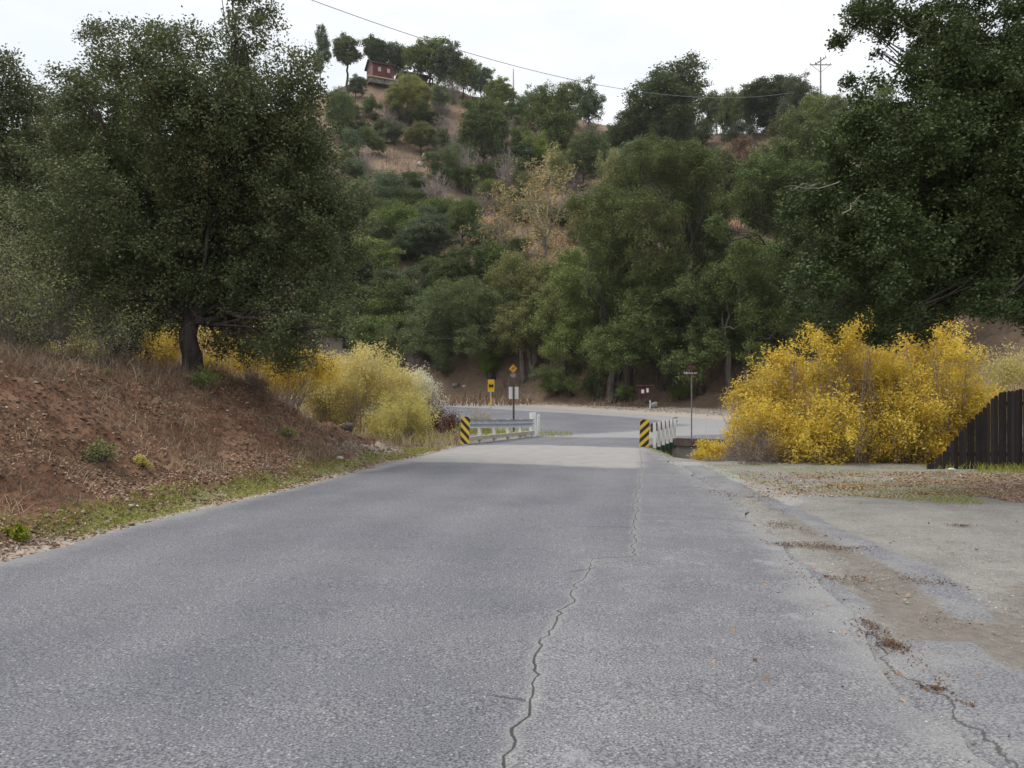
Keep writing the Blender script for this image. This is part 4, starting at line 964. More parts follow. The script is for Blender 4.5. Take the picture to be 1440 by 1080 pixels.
T = [
 # skyline
 (452, 42, 122, 24, 'airy', 'blue', 'thin open tree furthest left on the skyline'),
 (488, 42, 122, 38, 'airy', 'oak', 'open topped tree on the skyline just left of the red house, bare trunk showing'),
 (528, 46, 120, 38, 'airy', 'oak', 'dark skyline tree rising directly behind the left end of the red house'),
 (562, 55, 112, 44, 'far', 'blue', 'dark bushy tree rising over the middle of the red house roof'),
 (604, 40, 126, 66, 'far', 'oak', 'tallest dark tree on the skyline, over the right end of the red house'),
 (636, 62, 138, 50, 'far', 'blue', 'dark skyline tree right of the tallest one'),
 (652, 74, 142, 40, 'far', 'oak', 'skyline tree at the right end of the dark group by the house'),
 (676, 92, 145, 34, 'far', 'blue', 'smaller skyline tree on the bare grassy brow'),
 (706, 112, 158, 46, 'far', 'olive', 'round green tree on the skyline left of the pale pole'),
 (742, 128, 165, 34, 'shrub', 'blue', 'low dark bush at the foot of the pale pole'),
 (775, 108, 222, 76, 'mid', 'oak', 'large skyline oak with a dark trunk right of the pale pole'),
 (828, 113, 188, 46, 'far', 'blue', 'narrow skyline oak just left of the sky notch'),
 (945, 94, 232, 128, 'mid', 'oak', 'biggest skyline oak, right of the sky notch'),
 (890, 150, 225, 70, 'mid', 'oak', 'skyline oak on the left shoulder of the biggest one'),
 (1008, 122, 190, 40, 'far', 'blue', 'thin skyline tree beside the small sky gap'),
 (1085, 108, 192, 100, 'mid', 'oak', 'wide dark skyline oak left of the grey power pole'),
 (1150, 125, 215, 60, 'mid', 'bright', 'yellow green tree in front of the grey power pole'),
 (1230, 130, 260, 90, 'mid', 'oak', 'ridge oak behind the right overhanging branches'),
 (985, 160, 208, 46, 'fine', 'oak', 'low dark bush on the ridge below the thin skyline tree'),
 (1040, 165, 210, 46, 'fine', 'blue', 'low bush on the ridge right of the small sky gap'),
 (1035, 118, 200, 46, 'mid', 'oak', 'skyline oak filling the gap left of the wide one'),
 (1125, 112, 205, 60, 'mid', 'blue', 'skyline oak between the wide one and the grey power pole'),
 (1185, 128, 215, 60, 'mid', 'oak', 'skyline oak just right of the grey power pole'),
 (1110, 158, 212, 60, 'mid', 'olive', 'olive tree on the ridge under the wide skyline oak'),
 (870, 168, 222, 50, 'fine', 'oak', 'low bush on the ridge at the right side of the sky notch'),
 # upper slope
 (500, 106, 140, 30, 'far', 'blue', 'small dark tree left of the red house on the slope'),
 (482, 120, 190, 42, 'mid', 'oak', 'green tree below the skyline, beside the near oak crown'),
 (523, 132, 168, 26, 'shrub', 'oak', 'small cone shaped dark shrub in the bare patch below the house'),
 (575, 106, 178, 62, 'mid', 'olive', 'large olive tree standing right in front of the red house'),
 (616, 116, 160, 34, 'shrub', 'blue', 'dark bush at the right corner below the red house'),
 (538, 168, 222, 30, 'mid', 'bright', 'leaning yellow green tree on the upper slope'),
 (505, 170, 225, 34, 'shrub', 'blue', 'grey green bush left of the leaning tree'),
 (592, 172, 218, 44, 'mid', 'olive', 'rounded olive tree just above the orange clearing'),
 (556, 172, 205, 40, 'shrub', 'blue', 'bluish bush between the leaning and the rounded tree'),
 (680, 140, 250, 66, 'mid', 'oak', 'tall dark oak alone below the grassy brow'),
 (618, 178, 222, 28, 'shrub', 'oak', 'dark bush right above the white rocks'),
 (622, 205, 262, 50, 'fine', 'oak', 'dark bushy tree right of the white rocks'),
 (650, 195, 262, 36, 'fine', 'blue', 'bluish bush between the white rocks and the tall lone oak'),
 (655, 232, 272, 40, 'shrub', 'oak', 'low dark bush at the foot of the lone oak'),
 (728, 175, 225, 34, 'shrub', 'bright', 'bright bush in the gap right of the lone oak'),
 (762, 185, 235, 44, 'fine', 'bright', 'green bush below the large skyline oak'),
 (820, 175, 270, 56, 'mid', 'oak', 'dark tree below the sky notch'),
 (790, 205, 268, 44, 'fine', 'olive', 'olive bush left of the dark tree below the notch'),
 (858, 200, 300, 50, 'fine', 'olive', 'greyish bush under the biggest skyline oak'),
 (900, 190, 300, 60, 'mid', 'blue', 'dark tree under the left of the biggest skyline oak'),
 (1045, 178, 250, 50, 'fine', 'brown_brush', 'brownish brush by the small sky gap'),
 # middle slope
 (545, 225, 300, 64, 'fine', 'blue', 'bluish green bush on the left middle slope, highest of its clump'),
 (500, 235, 320, 56, 'fine', 'oak', 'dark bush beside the near oak on the middle slope'),
 (560, 275, 350, 80, 'fine', 'bright', 'bright rounded bush left of the grey bare shrub'),
 (650, 270, 352, 52, 'mid', 'oak', 'dark round tree right of the grey bare shrub'),
 (600, 305, 380, 90, 'mid', 'blue', 'wide dark tree below the grey bare shrub'),
 (515, 320, 420, 84, 'mid', 'bright', 'wide green tree against the right side of the near oak'),
 (470, 300, 420, 60, 'mid', 'oak', 'dark tree half hidden by the near oak'),
 (700, 330, 420, 70, 'mid', 'oak', 'dark tree left below the yellowing sycamore'),
 (640, 350, 432, 70, 'mid', 'oak', 'dark tree with slanting trunk above the front row'),
 (560, 375, 460, 76, 'fine', 'oak', 'dark bush behind the yellow willow'),
 (830, 270, 380, 66, 'mid', 'olive', 'olive tree right of the yellowing sycamore'),
 (800, 345, 440, 66, 'mid', 'bright', 'green tree at the right foot of the sycamore'),
 (1010, 210, 330, 90, 'mid', 'olive', 'pale topped olive tree behind the biggest front oak'),
 (1075, 190, 330, 90, 'mid', 'olive', 'light olive tree above the dark front oaks on the right'),
 (1130, 165, 330, 90, 'mid', 'bright', 'yellow green tree at the edge of the overhanging oak'),
 (485, 440, 535, 80, 'mid', 'olive', 'grey green oak behind the left shoulder of the pale willow'),
 (440, 455, 512, 60, 'fine', 'oak', 'dark scrub low behind the right edge of the near oak'),
 (555, 455, 515, 50, 'fine', 'olive', 'olive scrub right behind the top of the pale willow'),
 (520, 440, 505, 70, 'fine', 'oak', 'low dark thicket behind the pale willow'),
 (470, 430, 500, 70, 'fine', 'blue', 'low dark thicket between near oak and pale willow'),
 (625, 500, 532, 22, 'shrub', 'blue', 'small round bush on the foot slope left of the curved trunk'),
 (692, 488, 531, 34, 'fine', 'lime', 'light green leafy bush beside the dark curved trunk'),
 (782, 512, 556, 56, 'fine', 'oak', 'dark green bush by the road left of the front trunks'),
 (835, 520, 566, 30, 'shrub', 'oak', 'small dark bush at the foot of the double trunk'),
 (955, 535, 563, 36, 'shrub', 'oak', 'small low bush right of the notice board'),
 (880, 540, 566, 26, 'shrub', 'bright', 'small green bush left of the notice board'),
]
for (px, top, base, w_, kind, mat, lb) in T:
    lean = .5 if 'leaning' in lb else 0
    small = kind in ('shrub', 'fine')
    plant(px, top, base, w_, kind, mat, lb, cat='shrub' if small else 'tree', lean=-lean)
plant(612, 240, 302, 48, 'bare', None, 'grey leafless shrub in the middle of the hillside', cat='shrub', name='bare_shrub')
plant(643, 172, 225, 34, 'bare', None, 'leafless greyish brush left of the lone oak', cat='shrub', name='bare_shrub')
plant(655, 205, 270, 30, 'bare', None, 'leafless brush below and left of the lone oak', cat='shrub', name='bare_shrub')
plant(712, 165, 200, 30, 'bare', None, 'leafless purplish brush below the pale pole', cat='shrub', name='bare_shrub')
plant(712, 205, 290, 34, 'bare', None, 'tall leafless brush right of the lone oak', cat='shrub', name='bare_shrub')
plant(565, 102, 135, 24, 'bare', None, 'small leafless tree in front of the red house', cat='tree', name='bare_tree')
plant(510, 205, 250, 40, 'bare', None, 'leafless brush beside the near oak on the upper slope', cat='shrub', name='bare_shrub')
plant(578, 492, 535, 26, 'bare', None, 'leafless pale shrub behind the white seeded bush', cat='shrub', name='bare_shrub')
plant(1030, 165, 192, 16, 'bare', None, 'bare stems on the ridge beside the sky gap', cat='shrub', name='bare_shrub')

# ---- front-row oaks at the foot of the hill (own meshes)
def front(px, base, L, trunks, r, mat, bark, label, seed, ncl=2600, per=17, crad=.42, ll=.17, dy=4.2):
    ncl = int(ncl * 2.0); rs_ = np.random.default_rng(seed + 9); kk_ = .66 if seed in (305, 308) else .82
    L = [(a_[0] + rs_.normal() * 5, a_[1] + rs_.normal() * 5, a_[2] * kk_ * rs_.uniform(.8, 1.2)) for a_ in L]
    L += [(a_[0] + rs_.normal() * a_[2] * .9, a_[1] + rs_.normal() * a_[2] * .7, a_[2] * .42) for a_ in L]
    x, Y_, z = hit(px, base)
    return big_oak(px, Y_, base, L, ncl, per, crad, ll, mat, label, seed, r, 3, bark, dy, trunks=trunks, inner=.33)
front(690, 536, [(620, 430, 40), (660, 420, 42), (700, 430, 40), (600, 455, 36), (640, 465, 44), (690, 465, 44), (730, 460, 34), (590, 480, 26), (660, 490, 26), (620, 490, 24)],
      [(692, 536, 680, 480)], .42, 'oak', 'bark', 'front oak with a dark curved trunk behind the arrow sign', 301, 2300)
front(742, 534, [(720, 385, 40), (760, 395, 38), (700, 410, 36), (740, 425, 44), (780, 430, 40), (720, 455, 40), (765, 465, 40), (800, 455, 34), (700, 470, 28)],
      [(736, 534, 733, 470), (744, 535, 744, 465), (750, 533, 753, 470)], .36, 'olive', 'bark_grey', 'front oak with three grey upright trunks grown together', 302, 2500)
front(800, 556, [(800, 400, 34), (830, 420, 36), (780, 440, 30), (820, 460, 40), (850, 470, 34), (790, 480, 30), (840, 500, 26), (800, 520, 18), (815, 540, 14)],
      [(803, 556, 790, 490)], .32, 'bright', 'bark', 'front oak with a forked dark trunk left of the double trunk', 303, 2000)
front(877, 560, [(860, 370, 40), (900, 390, 44), (840, 410, 36), (870, 430, 46), (915, 430, 42), (850, 460, 40), (900, 470, 44), (870, 490, 28), (935, 480, 30), (840, 490, 26), (890, 500, 22)],
      [(870, 560, 868, 490), (883, 560, 884, 488), (860, 566, 863, 500)], .50, 'bright', 'bark', 'front oak with a thick black double trunk by the notice board', 304, 3000)
front(930, 548, [(930, 240, 52), (880, 250, 44), (975, 250, 46), (855, 300, 42), (910, 300, 60), (970, 300, 56), (1020, 290, 40), (860, 350, 46), (920, 355, 60), (980, 350, 56), (1020, 345, 42), (870, 300, 40), (940, 215, 34), (900, 215, 28), (990, 225, 30), (835, 330, 28), (950, 410, 50), (900, 400, 44)],
      [(935, 548, 960, 430), (950, 548, 930, 440)], .55, 'warm', 'bark', 'largest oak of the front row, its crown reaching highest above the junction', 305, 4800, crad=.46)
front(985, 552, [(960, 410, 30), (990, 405, 34), (1015, 420, 30), (950, 440, 32), (985, 445, 40), (1020, 450, 32), (960, 480, 34), (1000, 480, 34), (975, 505, 24), (1030, 480, 22), (945, 510, 18)],
      [(985, 552, 985, 490)], .32, 'bright', 'bark', 'bright green rounded oak behind the street name sign', 306, 2300, crad=.38)
front(1028, 556, [(1050, 400, 44), (1090, 420, 50), (1040, 450, 36), (1080, 470, 40), (1120, 450, 44), (1050, 350, 40), (1130, 490, 34), (1020, 400, 30), (1060, 500, 22)],
      [(1030, 556, 1018, 470), (1048, 556, 1056, 480)], .32, 'oak', 'bark_grey', 'oak with a pale leaning trunk left of the golden thicket', 307, 2600)
front(1110, 520, [(1080, 260, 50), (1130, 250, 50), (1060, 300, 44), (1110, 310, 56), (1160, 300, 50), (1090, 360, 46), (1140, 370, 50), (1180, 400, 50), (1060, 240, 36), (1040, 270, 30), (1200, 470, 40), (1160, 450, 40), (1100, 225, 34), (1240, 430, 50)],
      [(1150, 520, 1110, 350), (1120, 520, 1140, 340)], .45, 'oak', 'bark', 'dark oak with crooked limbs half hidden by the overhanging branches', 308, 4000)
front(1330, 500, [(1290, 380, 60), (1350, 360, 70), (1250, 420, 50), (1400, 330, 80), (1320, 300, 70), (1250, 320, 60), (1450, 280, 80), (1380, 240, 80)],
      [(1330, 500, 1330, 400)], .4, 'oak', 'bark', 'dark oak behind the overhanging tree above the golden thicket', 309, 2300)
# the sycamore and its smaller neighbour
def sycamore(px, base, stems, label, seed, nleaf, mat='sycamore'):
    x, Y_, z = hit(px, base); k = Y_ / F; rg = np.random.default_rng(seed)
    root = empty('sycamore_tree', (x, Y_, z)); mb = MB(); ends = []
    for (ax, ay, bx, by, r) in stems:
        a = ((ax - px) * k, rg.normal() * .4, EYE + (CY - ay) * k - z); b_ = ((bx - px) * k, rg.normal() * 1.6, EYE + (CY - by) * k - z)
        P = limb(mb, a, b_, r, r * .25, rg, 7, .06, 6)
        for j in range(16):
            s = P[rg.integers(2, 8)]; e_ = s + rg.normal(size=3) * (1.5, 1.3, 1.3) + (0, 0, .9); P3 = limb(mb, s, e_, r * .28, r * .06, rg, 4, .12, 4); ends += P3[2:]
            for j2 in range(3): e2 = e_ + rg.normal(size=3) * .8; limb(mb, P3[2], e2, r * .10, r * .04, rg, 3, .1, 3); ends.append(e2)
    mb.build('trunk', M['bark_pale'], root, smooth=True)
    E = np.array(ends); C = E[rg.integers(len(E), size=nleaf)] + rg.normal(size=(nleaf, 3)) * .3
    V, Q, rn = leaves(C, .35, 6, .26, .19, rg, .2); npmesh('crown', V, Q, M[mat], root, {'rnd': rn}); tag(root, label, 'tree')
sycamore(768, 400, [(768, 400, 766, 330, .34), (766, 350, 790, 270, .22), (766, 340, 750, 250, .22), (768, 345, 770, 235, .2), (772, 370, 805, 330, .13), (764, 330, 735, 290, .14)],
         'half bare sycamore with pale trunk and yellow tan leaves in the middle of the slope', 401, 900)
sycamore(705, 380, [(712, 380, 700, 310, .2), (705, 340, 690, 280, .15), (708, 340, 725, 285, .15), (690, 380, 680, 330, .12)],
         'smaller tan leaved sycamore left of the pale one', 402, 480)

# ---- many similar bushes filling the wooded slope
openA = [(590, 230, 30, 26), (548, 140, 24, 28), (655, 150, 40, 26), (700, 205, 14, 50), (530, 220, 14, 20), (840, 195, 22, 12), (640, 190, 22, 40), (570, 425, 16, 12), (470, 200, 14, 30), (620, 270, 26, 36), (765, 370, 34, 30), (600, 540, 300, 26), (950, 540, 200, 24), (1410, 480, 60, 60)]
hill_top = lambda px: float(np.interp(px, [h[0] for h in HILL], [h[3] for h in HILL]))
cnt = 0; tries = 0
while cnt < 295 and tries < 9000:
    tries += 1
    px = rgT.uniform(430, 1180); py = rgT.uniform(150, 515)
    if any(abs(px - a) < w_ and abs(py - b_) < h_ for a, b_, w_, h_ in openA): continue
    f = max(py - 175, 0) / 345
    if py < hill_top(px) + 8: continue
    if px < 760 and rgT.random() > .75 + .25 * ss(np.array(py), 230, 290): continue
    h = (rgT.uniform(26, 52) * (.75 + .6 * f)) if rgT.random() < .6 else rgT.uniform(12, 24); w_ = h * rgT.uniform(.9, 1.6)
    mat = ['oak', 'oak', 'blue', 'olive', 'bright'][rgT.integers(5)]
    plant(px, py - h, py, w_, 'shrub' if py < 260 else 'fine', mat, 'dark green oak scrub packed among the trees of the wooded hillside', 'scrub on the wooded hillside', 'shrub'); cnt += 1
for i in range(64):
    px = rgT.uniform(440, 870); py = rgT.uniform(hill_top(px) + 12, 330)
    if any(abs(px - a) < w_ and abs(py - b_) < h_ for a, b_, w_, h_ in openA[:1] + openA[-6:]): continue
    h = rgT.uniform(16, 36); plant(px, py - h, py, h * rgT.uniform(.9, 1.5), 'bare', None, 'leafless greyish brush scattered between the trees of the upper slope', 'leafless brush on the upper slope', 'shrub', name='bare_shrub')
# off to both sides of the picture
for (a, b_, n_) in ((-250, 430, 34), (1180, 1750, 34)):
    for i in range(n_):
        px = rgT.uniform(a, b_); py = rgT.uniform(250, 505)
        if 1340 < px < 1500 and py > 425: continue
        h = rgT.uniform(60, 110); plant(px, py - h, py, h * rgT.uniform(.8, 1.2), 'mid', ['oak', 'blue', 'oak', 'olive'][rgT.integers(4)],
            'dark hillside oak mostly hidden behind the ' + ('left' if px < 500 else 'right') + ' foreground trees', 'oaks hidden behind the foreground trees ' + ('on the left' if px < 500 else 'on the right'), 'tree')
for L_ in PR.values():
    for p_ in L_:
        for ch in KIDS[p_]: bpy.data.objects.remove(ch)
        bpy.data.objects.remove(p_)

# ------------------------------------------------------------------ stuff: litter, grasses
def scatter(n, fx, ll, lw, mat, name, rng, up=2.0, lift=.015):
    P = fx(n); P = P[:n]; Z = ground(P[:, 0], P[:, 1]) + lift
    C = np.stack([P[:, 0], P[:, 1], Z], -1)
    V, Q, rn = leaves(C, .001, 1, ll, lw, rng, up); o = npmesh(name, V, Q, M[mat], None, {'rnd': rn}); tag(o, kind='stuff'); return o
def blades(P, hmin, hmax, w_, mat, name, rng, lean=.35, lab=None):
    n = len(P); Z = ground(P[:, 0], P[:, 1]) - .01
    h = rng.uniform(hmin, hmax, n); a = rng.uniform(0, 2 * np.pi, n); ln = rng.normal(size=(n, 2)) * lean
    b0 = np.stack([P[:, 0], P[:, 1], Z], -1); s = np.stack([np.cos(a), np.sin(a), 0 * a], -1) * (w_ * .5)
    m1 = b0 + np.stack([ln[:, 0] * h * .35, ln[:, 1] * h * .35, h * .55], -1); t = b0 + np.stack([ln[:, 0] * h, ln[:, 1] * h, h * .95], -1)
    V = np.stack([b0 - s, b0 + s, m1 + s * .8, m1 - s * .8, t + s * .25, t - s * .25], 1).reshape(-1, 3)
    i = np.arange(n)[:, None] * 6; Q = np.concatenate([i + [0, 1, 2, 3], i + [3, 2, 4, 5]], 0)
    o = npmesh(name, V, Q, M[mat], None, {'rnd': np.repeat(rng.random(n), 6)}); tag(o, kind='stuff'); return o
rg = np.random.default_rng(500)
def bankpts(n, y0=2.5, y1=25, d0=.35, d1=9, pw=1.0):
    Y_ = rg.uniform(y0, y1, n * 3); d = d0 + (d1 - d0) * rg.random(n * 3) ** pw
    P = np.stack([interp(Y_, EL) - d, Y_], -1); return P
def lit(n):
    a = bankpts(int(n * .62), d1=8)
    den = vnoise(a[:, 0], a[:, 1], .9, 90); a = a[den > rg.random(len(a)) * .9 + .15][:int(n * .62)]
    c = bankpts(int(n * .08), d0=.02, d1=.7, pw=1.3)[:int(n * .08)]
    m_ = int(n * .3); q = []
    for (px0, px1, py0, py1, k) in ((1120, 1500, 664, 708, 1.1), (1040, 1440, 664, 700, .15), (1000, 1440, 700, 1000, .002)):
        kk = int(m_ * k * 1.6); pp = [pix_ground(x_, y_) for x_, y_ in zip(rg.uniform(px0, px1, kk), rg.uniform(py0, py1, kk))]; pp = [v for v in pp if py1 != 708 or (vnoise(np.array(v[0]), np.array(v[1] * 1.6), .9, 88) + .6 * float(ss(np.array(v[0]), 6.5, 9.5)) - .25 * abs(v[1] - 14.6) / 1.5) > .55]; q += pp
    return np.concatenate([a, c, np.array(q)])
P = lit(62000)
Z = np.maximum(ground(P[:, 0], P[:, 1]) + .012, np.where(road_in(P[:, 0], P[:, 1]) > 0, rz(P[:, 1]) + .012, -99)); C = np.stack([P[:, 0], P[:, 1], Z], -1)
V, Q, rn = leaves(C, .001, 1, .048, .028, rg, 1.0); tag(npmesh('leaf_litter', V, Q, M['litter'], None, {'rnd': rn}), kind='stuff')
# dark crumbled debris washed into lines on the lot
D_ = []
for pts, n_, sd_ in ([(1000, 690), (1060, 705), (1095, 722)], 900, .10), ([(1085, 735), (1110, 745), (1125, 765)], 700, .08), ([(1090, 765), (1130, 770), (1175, 768), (1205, 773)], 1300, .075), ([(1150, 813), (1190, 817), (1240, 812), (1300, 819), (1345, 820)], 800, .06), \
        ([(1180, 857), (1200, 862)], 160, .035), ([(1208, 868), (1225, 880), (1238, 896)], 420, .04), ([(1246, 905), (1262, 916)], 380, .035), ([(1300, 968), (1330, 975)], 110, .02), ([(1340, 997), (1365, 996)], 90, .015), ([(1335, 741), (1365, 742)], 250, .04), ([(1300, 870), (1345, 880)], 60, .05), ([(1100, 790), (1180, 850)], 160, .12), ([(1280, 920), (1420, 1075)], 200, .05), ([(1100, 700), (1440, 720)], 300, .5), ([(1250, 760), (1440, 800)], 160, .5):
    Q_ = [pix_ground(*q_) for q_ in pts]; t_ = rg.random(n_) * (len(Q_) - 1); i_ = np.minimum(t_.astype(int), len(Q_) - 2); f_ = (t_ - i_)[:, None]; Qa = np.array(Q_)
    D_.append(Qa[i_] * (1 - f_) + Qa[i_ + 1] * f_ + rg.normal(size=(n_, 2)) * (sd_ * 1.9) * (.5 + vnoise(t_ * 1.0, t_ * 0, .3, 66))[:, None])
P = np.concatenate(D_); P = P[(vnoise(P[:, 0], P[:, 1], .28, 67) > .42) & (rg.random(len(P)) < .75)]; C = np.stack([P[:, 0], P[:, 1], ground(P[:, 0], P[:, 1]) + .014 + .012 * rg.random(len(P))], -1)
C[:, 2] = np.maximum(C[:, 2], np.where(road_in(P[:, 0], P[:, 1]) > -.1, rz(P[:, 1]) + .012, -9))
V, Q, rn = leaves(C, .001, 1, .026, .009, rg, 1.0); tag(npmesh('plant_debris', V, Q, M['debris'], None, {'rnd': rn}), kind='stuff')
def stones(P, r0, r1, mat, name, sink=.3):
    n = len(P); z = ground(P[:, 0], P[:, 1]); r = r0 + (r1 - r0) * rg.random(n) ** 3
    z = np.maximum(z, np.where((road_in(P[:, 0], P[:, 1]) > -.05), rz(P[:, 1]) + .004, -99))
    O = np.array([(1, 0, 0), (0, 1, 0), (-1, 0, 0), (0, -1, 0), (0, 0, 1), (0, 0, -1), (.7, .7, .55), (-.7, .6, .5), (-.6, -.7, .6), (.7, -.6, .5)], float)
    Fc = np.array([(0, 6, 9), (6, 4, 9), (0, 1, 6), (1, 7, 6), (6, 7, 4), (1, 2, 7), (2, 8, 7), (7, 8, 4), (2, 3, 8), (3, 9, 8), (8, 9, 4), (3, 0, 9)])
    a = rg.uniform(0, 6.28, n); c_, s_ = np.cos(a), np.sin(a)
    V = O[None] * (1 + .5 * (rg.random((n, 10, 1)) - .5)) * np.stack([r, r * rg.uniform(.6, 1, n), r * rg.uniform(.35, .8, n)], -1)[:, None]
    X_, Y_ = V[..., 0] * c_[:, None] - V[..., 1] * s_[:, None], V[..., 0] * s_[:, None] + V[..., 1] * c_[:, None]
    V = np.stack([X_ + P[:, 0:1], Y_ + P[:, 1:2], V[..., 2] + (z - sink * 0)[:, None]], -1).reshape(-1, 3)
    Q = (np.arange(n)[:, None, None] * 10 + Fc[None]).reshape(-1, 3)
    o = npmesh(name, V, Q, M[mat], None, {'rnd': np.repeat(rg.random(n), 10)}); tag(o, kind='stuff')
q = []
for (a_, b_, c_, d_, n_) in ((960, 1200, 655, 720, 2600), (1030, 1440, 680, 800, 2600), (1080, 1440, 780, 920, 2600), (1200, 1440, 900, 1075, 700), (930, 990, 640, 665, 500)):
    q += [pix_ground(x_, y_) for x_, y_ in zip(rg.uniform(a_, b_, n_), rg.uniform(c_, d_, n_))]
q = np.array(q); q = q[(road_in(q[:, 0], q[:, 1]) < .05) & (rg.random(len(q)) < .35 + .65 * ss(vnoise(q[:, 0], q[:, 1], .7, 44), .4, .7))]
stones(q, .003, .013, 'stones', 'gravel')
q = np.stack([interp(np.linspace(2.5, 25, 3000), ER) + rg.normal(size=3000) * .12, np.linspace(2.5, 25, 3000)], -1); stones(q, .003, .016, 'stones', 'edge_gravel')
q = bankpts(9000, 2.5, 25, .1, 5.5); q = q[vnoise(q[:, 0], q[:, 1], .7, 45) > .4]; stones(q, .008, .05, 'clods', 'bank_clods')
# hillside litter
n = 34000; P = np.stack([rg.uniform(-30, 60, n), rg.uniform(46, 100, n)], -1); P = P[cross_in(P[:, 0], P[:, 1]) < -2.5]
V, Q, rn = leaves(np.stack([P[:, 0], P[:, 1], ground(P[:, 0], P[:, 1]) + .03], -1), .001, 1, .16, .10, rg, 1.2); tag(npmesh('hillside_leaf_litter', V, Q, M['litter'], None, {'rnd': rn}), kind='stuff')
# dry brush on bank crest and face
P = bankpts(16000, 6, 24, 3.2, 9.5); P = P[vnoise(P[:, 0], P[:, 1], 1.1, 93) > .25]; blades(P[:22000], .12, .48, .008, 'brown_brush', 'dry_brush', rg, .6)
P = bankpts(16000, 2.5, 25, .7, 5); P = P[vnoise(P[:, 0], P[:, 1], .8, 94) > .58]; blades(P[:17000], .05, .20, .007, 'brown_brush', 'dry_bank_grass', rg, .8)
P = bankpts(9000, 2.5, 25, .9, 5.5); P = P[vnoise(P[:, 0], P[:, 1], .8, 97) > .55]; blades(P[:7000], .06, .22, .007, 'straw', 'straw_grass', rg, .8)
# green strip
P = bankpts(15000, 2.5, 26, .16, 1.05); k = np.abs((interp(P[:, 1], EL) - P[:, 0]) - .55) + .5 * (vnoise(P[:, 0], P[:, 1], .7, 95) - .3); P = P[k < rg.random(len(P)) * .5]
P = P[vnoise(P[:, 0], P[:, 1], .5, 87) > .3]; blades(P[:15000], .02, .065, .012, 'grass', 'roadside_grass', rg, .6)
q = []
for _ in range(26000):
    x_, y_ = pix_ground(rg.uniform(965, 1460), rg.uniform(654, 712)); q.append((x_, y_))
q = np.array(q); q = q[(sd_poly(q[:, 0], q[:, 1], lawn) < .3) & (vnoise(q[:, 0], q[:, 1], .8, 96) > .42)]; blades(q[:9000], .015, .045, .012, 'grass', 'lot_grass', rg, .6)
q = np.stack([rg.uniform(-5, 3, 9000), rg.uniform(32.5, 41, 9000)], -1); q = q[sd_poly(q[:, 0], q[:, 1], gp) < .5]; blades(q, .06, .22, .02, 'grass', 'verge_grass', rg, .4)
q = np.stack([rg.uniform(5.0, 6.3, 500), rg.uniform(21.5, 25, 500)], -1); q[:, 0] -= .75
q = q[road_in(q[:, 0], q[:, 1]) < 0]; blades(q, .03, .09, .014, 'grass', 'bridge_end_grass', rg, .5)
# creek weeds
q = np.stack([rg.uniform(-14, -1.8, 9000), rg.uniform(24.5, 33, 9000)], -1); blades(q, .15, .6, .014, 'straw', 'creek_weeds', rg, .5)
q = np.stack([rg.uniform(6.0, 13, 6000), rg.uniform(19.2, 24, 6000)], -1); blades(q, .12, .5, .012, 'brown_brush', 'creek_brush', rg, .5)
# hill dry grass
n = 42000; px = rg.uniform(380, 1250, n); Yh = rg.uniform(70, 195, n); P = np.stack([(px - CX) / F * Yh, Yh], -1); P = P[vnoise(P[:, 0], P[:, 1], 6, 98) > .35]
blades(P, .25, 1.0, .09, 'brown_brush', 'hill_brush', rg, .5)
q = []
for _ in range(3600):
    v = pix_ground(1285 + 215 * rg.random() ** .8, rg.uniform(656, 668) if rg.random() < .5 else rg.uniform(656, 661))
    if vnoise(np.array(v[0]), np.array(v[1]), .45, 89) > .52 and rg.random() < (v[0] - 9.2) / 2: q.append(v)
blades(np.array(q), .05, .22, .012, 'grass', 'fence_weeds', rg, .5)

# ------------------------------------------------------------------ fence
Yf = 17.6
e = empty('wooden_fence', ((1308 - CX) / F * Yf, Yf, rz(Yf) - .02))
prof = [(1304, 654), (1315, 648), (1330, 632), (1356, 601), (1380, 578), (1395, 562), (1408, 552), (1440, 547), (2000, 540)]
k = Yf / F; w = MB(); rnd = []; x = 1304.; i = 0
while x < 2000:
    wd = 5.6 + rgT.uniform(-.5, .5); xm = x + wd / 2; tp = np.interp(xm, [p[0] for p in prof], [p[1] for p in prof]) + rgT.uniform(-1, 1)
    h = EYE + (CY - tp) * k - (rz(Yf) - .02); h = max(h, .06); a = (x - 1308) * k; c = wd * k - .008; yo = .012 * (i % 2) + rgT.uniform(-.004, .004)
    n0 = len(w.v); w.prism([(0, -.1), (c, -.1), (c, h - .03), (c * .72, h), (c * .28, h), (0, h - .03)], (a, yo, 0), (1, 0, 0), (0, 0, 1), (0, 1, 0), .02)
    rnd += [rgT.random()] * (len(w.v) - n0); x += wd; i += 1
w.build('boards', M['fence'], e, rnd=rnd)
for z_, x0_ in ((.35, 1336), (1.5, 1412)):
    w = MB(); w.box(((x0_ + 2000) / 2 * k - 1308 * k, .07, z_), ((2000 - x0_) * k, .04, .09)); w.build('back_rail', M['fence'], e)
for xp in (1415, 1560, 1705, 1850, 1990):
    w = MB(); w.box(((xp - 1308) * k, .14, .85), (.09, .09, 1.8)); w.build('fence_post', M['fence'], e)
tag(e, 'dark stained board fence with a sloping end at the right edge of the lot', 'fence')

